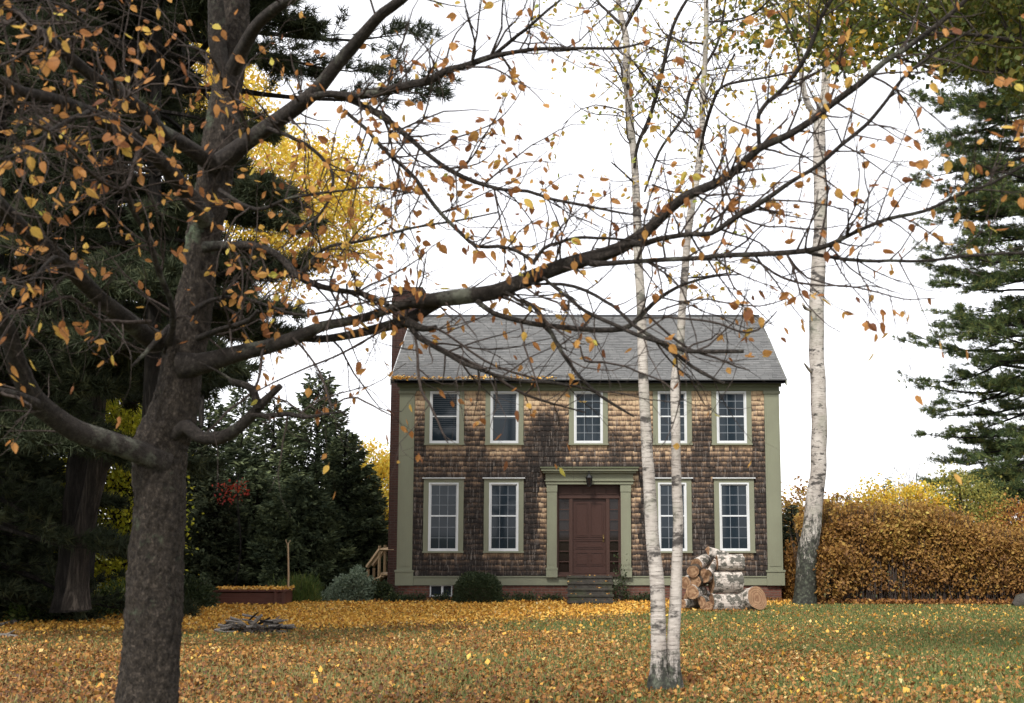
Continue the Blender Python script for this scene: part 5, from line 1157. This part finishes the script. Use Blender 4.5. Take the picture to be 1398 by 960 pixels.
limbs = [  # (path, d0, d1, twig spacing, leaf factor)
 ([(225, 632, 38), (190, 618, 31), (146, 603, 29), (102, 588, 29), (70, 566, 28), (45, 545, 30), (30, 515, 27), (18, 480, 25), (8, 446, 25), (-30, 400, 23), (-90, 350, 18)], 9.0, 7.2, .5, .3),
 ([(50, 552, 16), (22, 540, 13), (-12, 532, 12), (-50, 520, 8)], 8.0, 7.4, .6, .3),
 ([(238, 592, 26), (256, 583, 21), (273, 597, 20), (303, 597, 19), (332, 579, 17), (352, 557, 15), (368, 541, 11), (383, 527, 9)], 9.0, 8.6, 1.2, .1),
 ([(352, 557, 12), (347, 537, 12), (337, 527, 11), (316, 521, 10), (312, 516, 4), (295, 506, 3.5), (272, 495, 3)], 8.65, 8.5, 2, .1),
 ([(345, 567, 7), (370, 568, 8), (394, 566, 7), (420, 571, 6), (446, 568, 4), (472, 565, 2.5)], 8.65, 8.4, .25, .4),
 ([(248, 500, 40), (272, 497, 30), (299, 490, 25), (328, 482, 22), (365, 474, 20), (408, 460, 19), (440, 446, 15), (470, 440, 13), (500, 433, 13), (537, 420, 13), (560, 414, 15), (590, 410, 19), (621, 406, 22), (676, 398, 22), (705, 387, 22), (742, 373, 22), (778, 360, 21), (815, 350, 20), (844, 340, 18), (880, 318, 16), (902, 297, 15), (934, 270, 14), (982, 248, 13), (1007, 230, 12), (1037, 202, 11), (1073, 186, 10.5), (1109, 164, 10), (1131, 146, 9.5), (1175, 113, 9), (1208, 84, 8.5), (1233, 69, 8), (1263, 47, 7.5), (1295, 22, 7), (1330, -10, 6), (1400, -70, 4)], 9.0, 7.3, .17, .9),
 ([(408, 461, 12), (440, 463, 12), (475, 458, 13), (505, 451, 14), (537, 443, 17), (560, 436, 21), (580, 424, 18), (600, 414, 14)], 8.88, 8.62, .4, .4),
 ([(556, 440, 18), (572, 447, 12), (585, 449, 9), (596, 446, 6)], 8.62, 8.55, 1, 0),
 ([(805, 360, 10), (825, 360, 9), (869, 357, 8), (920, 354, 8), (950, 353, 8), (989, 349, 8), (1044, 347, 8), (1099, 343, 8.5), (1131, 335, 8), (1168, 317, 7), (1212, 299, 6.5), (1263, 288, 5.5), (1310, 266, 5), (1350, 252, 4.5), (1398, 226, 4), (1440, 200, 3)], 8.1, 7.2, .11, 1.0),
 ([(862, 332, 11), (880, 333, 10), (898, 327, 9), (942, 320, 8), (971, 319, 8), (1007, 295, 8), (1044, 273, 8), (1080, 248, 7.5), (1117, 226, 7), (1150, 197, 6.5), (1182, 171, 6), (1212, 135, 5.5), (1233, 106, 5), (1281, 69, 4), (1330, 40, 3)], 8.0, 7.0, .12, .9),
 ([(1099, 343, 6), (1124, 349, 6), (1168, 355, 6), (1226, 356, 5.5), (1270, 356, 5), (1321, 349, 4.5), (1387, 345, 4), (1430, 340, 3)], 7.8, 7.2, .14, .8),
 ([(1037, 202, 6), (1037, 180, 7), (1038, 157, 7), (1050, 140, 7), (1069, 124, 8), (1095, 91, 7.5), (1112, 60, 7), (1125, 25, 6), (1139, 0, 6), (1160, -50, 4)], 7.9, 7.3, .12, .9),
 ([(1007, 295, 4), (995, 268, 3.5), (985, 244, 3.5), (968, 212, 3), (953, 186, 3), (925, 160, 2.5)], 7.8, 8.2, .2, .5),
 ([(1015, 355, 4), (1035, 358, 4), (1066, 377, 4), (1102, 386, 3.5), (1153, 389, 3), (1197, 397, 3), (1233, 406, 2.5), (1277, 404, 1.5)], 8.0, 7.3, .3, .4),
 ([(651, 411, 9), (668, 424, 9), (683, 431, 9), (727, 442, 8), (778, 448, 8), (820, 451, 8), (850, 449, 8), (866, 440, 7), (880, 426, 6.5), (902, 406, 6), (935, 388, 5), (978, 377, 4), (1011, 375, 2.5)], 8.4, 8.2, .3, .35),
 ([(690, 398, 4), (707, 410, 5), (727, 420, 5.5), (745, 442, 6), (760, 468, 6), (775, 490, 6), (789, 508, 6), (815, 533, 5), (844, 552, 4.5), (869, 567, 3)], 8.3, 8.2, .4, .2),
 ([(562, 446, 9), (573, 461, 8), (589, 471, 7), (632, 497, 7), (655, 507, 6), (676, 515, 6), (713, 524, 5), (760, 528, 4.5), (800, 534, 3), (830, 548, 2)], 8.6, 8.4, .22, .3),
 ([(575, 460, 5), (620, 484, 5), (668, 508, 5), (705, 532, 4.5), (745, 548, 4), (800, 563, 2)], 8.6, 8.7, .25, .3),
 ([(566, 455, 4), (571, 480, 4.5), (572, 504, 4.5), (576, 533, 4), (592, 563, 3.5), (604, 590, 3), (612, 606, 2)], 8.6, 8.3, .25, .3),
 ([(585, 447, 4), (600, 450, 4), (632, 471, 4), (676, 499, 3.5), (742, 519, 3), (800, 530, 2)], 8.5, 8.6, .25, .3),
 ([(742, 378, 5), (767, 398, 5.5), (800, 424, 5.5), (837, 442, 6), (869, 457, 6.5), (906, 468, 7), (934, 479, 7), (978, 480, 7), (1015, 479, 6)], 8.25, 7.9, .25, .2),
 ([(723, 387, 4), (767, 389, 5), (800, 398, 5), (837, 420, 5), (862, 442, 5.5), (900, 466, 6), (934, 490, 6), (960, 508, 5), (991, 522, 4)], 8.3, 8.0, .2, .2),
 ([(880, 424, 3), (905, 450, 3.5), (940, 475, 4), (975, 488, 3.5), (1005, 500, 2.5), (1022, 504, 1.5)], 8.2, 8.2, .3, .2),
 ([(898, 425, 2.5), (953, 409, 3), (1000, 415, 3), (1037, 418, 2.5), (1077, 406, 1.5)], 8.1, 7.8, .3, .5),
 ([(905, 432, 3), (970, 440, 3.5), (1020, 455, 3.5), (1045, 442, 3), (1060, 425, 2)], 8.1, 7.9, .3, .3),
 ([(792, 472, 2.5), (797, 492, 3.5), (820, 494, 3), (850, 500, 3), (868, 508, 3), (900, 520, 2.5), (917, 535, 2)], 8.3, 8.1, .5, .1),
 # upper limbs
 ([(302, 222, 34), (335, 196, 25), (365, 174, 25), (400, 149, 25), (425, 130, 23), (438, 118, 22), (455, 95, 21), (479, 66, 20), (505, 36, 18), (523, 18, 17), (548, 0, 16), (600, -50, 13), (660, -120, 8)], 9.0, 7.6, .3, .8),
 ([(425, 132, 10), (450, 128, 11), (490, 131, 12), (541, 120, 12), (589, 109, 13), (607, 97, 11), (632, 91, 10), (669, 78, 9), (698, 72, 7), (734, 67, 6), (796, 66, 5), (844, 66, 4.5), (880, 58, 3)], 8.4, 7.6, .13, .9),
 ([(672, 77, 6), (698, 57, 6), (727, 33, 5), (760, 4, 4), (790, -20, 3)], 8.0, 7.6, .13, .9),
 ([(430, 130, 9), (455, 130, 9), (486, 140, 10), (523, 160, 9.5), (556, 186, 9), (581, 208, 8), (610, 230, 7.5), (647, 248, 7), (687, 259, 6), (720, 261, 5.5), (753, 272, 5), (800, 281, 4.5), (844, 290, 4), (877, 295, 2.5)], 8.4, 8.0, .12, 1.2),
 ([(470, 150, 6), (500, 178, 6.5), (523, 206, 6.5), (545, 226, 6.5), (567, 248, 6.5), (585, 274, 6.5), (610, 303, 6), (632, 325, 6), (654, 341, 6), (683, 342, 6), (705, 347, 5.5), (727, 360, 5)], 8.3, 8.2, .12, 1.2),
 ([(727, 361, 7), (742, 340, 6), (760, 333, 5.5), (785, 325, 5), (829, 325, 4.5), (870, 328, 3)], 8.2, 8.1, .13, 1.2),
 ([(280, 338, 18), (300, 336, 14), (317, 336, 13), (346, 336, 12), (376, 347, 11), (394, 364, 11), (408, 378, 10), (438, 391, 9), (474, 398, 8.5), (500, 402, 8), (530, 417, 6)], 9.0, 8.4, .11, 1.3),
 ([(408, 376, 6), (430, 350, 6), (450, 335, 5), (500, 326, 4.5), (560, 312, 4), (620, 303, 3.5), (680, 290, 2.5)], 8.6, 8.2, .10, 1.4),
 ([(262, 425, 10), (292, 409, 6), (328, 406, 5.5), (365, 417, 5), (401, 428, 5), (438, 426, 4), (500, 413, 3), (560, 400, 2)], 9.0, 8.6, .12, 1.2),
 ([(270, 462, 12), (300, 450, 9), (314, 446, 8), (339, 438, 8), (352, 424, 6)], 8.9, 8.6, .15, 1.2),
 ([(230, 470, 14), (236, 446, 10), (234, 415, 9), (219, 377, 9), (208, 344, 8), (197, 314, 8), (179, 284, 7), (171, 252, 6), (160, 220, 4)], 8.9, 7.6, .15, 1.0),
 ([(233, 446, 10), (212, 467, 9), (200, 480, 7), (180, 500, 4)], 8.9, 8.6, .3, .6),
 ([(292, 225, 30), (255, 200, 23), (219, 179, 21), (200, 157, 21), (164, 128, 20), (128, 106, 19), (102, 84, 18), (66, 55, 17), (22, 18, 15), (-30, -20, 12)], 9.0, 6.4, .14, .9),
 ([(280, 300, 30), (248, 255, 25), (219, 219, 24), (190, 197, 24), (157, 175, 22), (120, 153, 20), (73, 135, 18), (29, 124, 16), (0, 109, 15), (-60, 90, 10)], 9.0, 6.2, .13, 1.1),
 ([(215, 468, 34), (195, 455, 28), (164, 431, 26), (135, 406, 25), (95, 366, 25), (62, 336, 24), (29, 310, 23), (0, 281, 23), (-50, 230, 18)], 9.0, 6.6, .15, .9),
 ([(318, 95, 26), (335, 60, 20), (350, 35, 18), (372, 14, 17), (401, -5, 15), (440, -40, 10)], 9.0, 8.0, .3, .7),
 ([(312, 120, 24), (298, 70, 26), (296, 20, 25), (292, -40, 22), (285, -160, 12)], 9.1, 8.6, .3, .5),
 ([(190, 205, 8), (168, 255, 5), (135, 244, 5), (106, 215, 4.5), (73, 182, 4.5), (33, 157, 4), (18, 124, 4), (-10, 90, 3)], 7.9, 5.6, .12, 1.0),
 ([(340, 192, 6), (325, 150, 5), (300, 105, 4.5), (285, 78, 4), (262, 68, 4), (240, 65, 3)], 8.6, 7.4, .13, .9),
 ([(160, 130, 7), (150, 90, 6), (125, 45, 5), (105, 20, 5), (80, 5, 4), (40, -10, 3)], 7.6, 5.8, .12, 1.1),
 ([(120, 152, 7), (80, 170, 6), (40, 200, 5), (0, 215, 4), (-30, 225, 3)], 7.2, 5.4, .12, 1.2),
 ([(100, 370, 8), (75, 352, 7), (40, 380, 6), (0, 384, 5), (-30, 390, 4)], 7.8, 6.4, .13, .8),
 ([(205, 440, 7), (150, 438, 5), (130, 434, 5), (95, 405, 4.5), (60, 415, 4), (20, 428, 3), (-20, 440, 2)], 8.6, 7.0, .15, .7),
 ([(365, 175, 8), (420, 200, 6), (455, 240, 5), (440, 290, 4), (405, 320, 3), (380, 350, 2)], 8.7, 8.2, .12, 1.2),
 ([(300, 260, 8), (350, 285, 6), (400, 270, 5), (450, 262, 4), (500, 255, 3), (560, 262, 2)], 8.9, 8.0, .12, 1.2),
 ([(448, 556, 2), (470, 545, 3), (488, 542, 3), (500, 548, 3), (533, 566, 2)], 8.2, 8.0, .5, .6),
 ([(360, 477, 5), (350, 530, 4), (310, 565, 3.5), (285, 590, 2.5)], 8.8, 8.4, .9, .1),
 ([(400, 462, 4), (430, 500, 3.5), (443, 530, 3), (453, 562, 2.5)], 8.7, 8.3, .4, .5),
 ([(530, 445, 4), (470, 480, 3.5), (410, 505, 3), (350, 535, 2.5)], 8.6, 8.3, .4, .5),
]
tw = Twigs(4.3)
for (q, d0, d1, sp, lf) in limbs:
    big = max(a[2] for a in q[1:])
    pts, rad = px_path(q, d0, d1); p, r = smooth(pts, rad, .06)
    if big < 9: p = p + np.cumsum(R.normal(size=p.shape) * .0022, axis=0)
    g = Geo(); g.tube(p, r * (.93 if big < 30 else 1.0), 14 if big > 12 else 7, wob=.10 if big > 9 else .14); mk('limb', g, M['bark_limb'] if big > 5 else M['bark_twig'], t, smooth=True)
    if sp < 2: tw.along(p, r, sp * .55, (.22, .9), 1, .38 * lf, t0=.25 if big > 15 else .1, zb=.05)
mk('twigs', tw.g, M['bark_twig'], t)
# keep leaves away from the lens
lp = np.array(tw.lp); k = (lp[:, 1] > 4.8) & ((lp[:, 1] > 7.4) | (R.uniform(0, 1, len(lp)) < .72)); tw.lp = lp[k]; tw.ld = np.array(tw.ld)[k]
g = Geo(); tw.lp = np.concatenate([tw.lp, tw.lp[::3]]); tw.ld = np.concatenate([tw.ld, tw.ld[::3]]); tw.leaves(g, .070, .028, droop=.7); mk('foliage', g, M['leaf_cherry'], t)
print('cherry leaves', len(tw.lp), 'twigs', tw.n)
for o in S.objects:
    if '_w' in o: del o['_w']
print('tris', sum(len(o.data.polygons) for o in S.objects if o.type == 'MESH'))
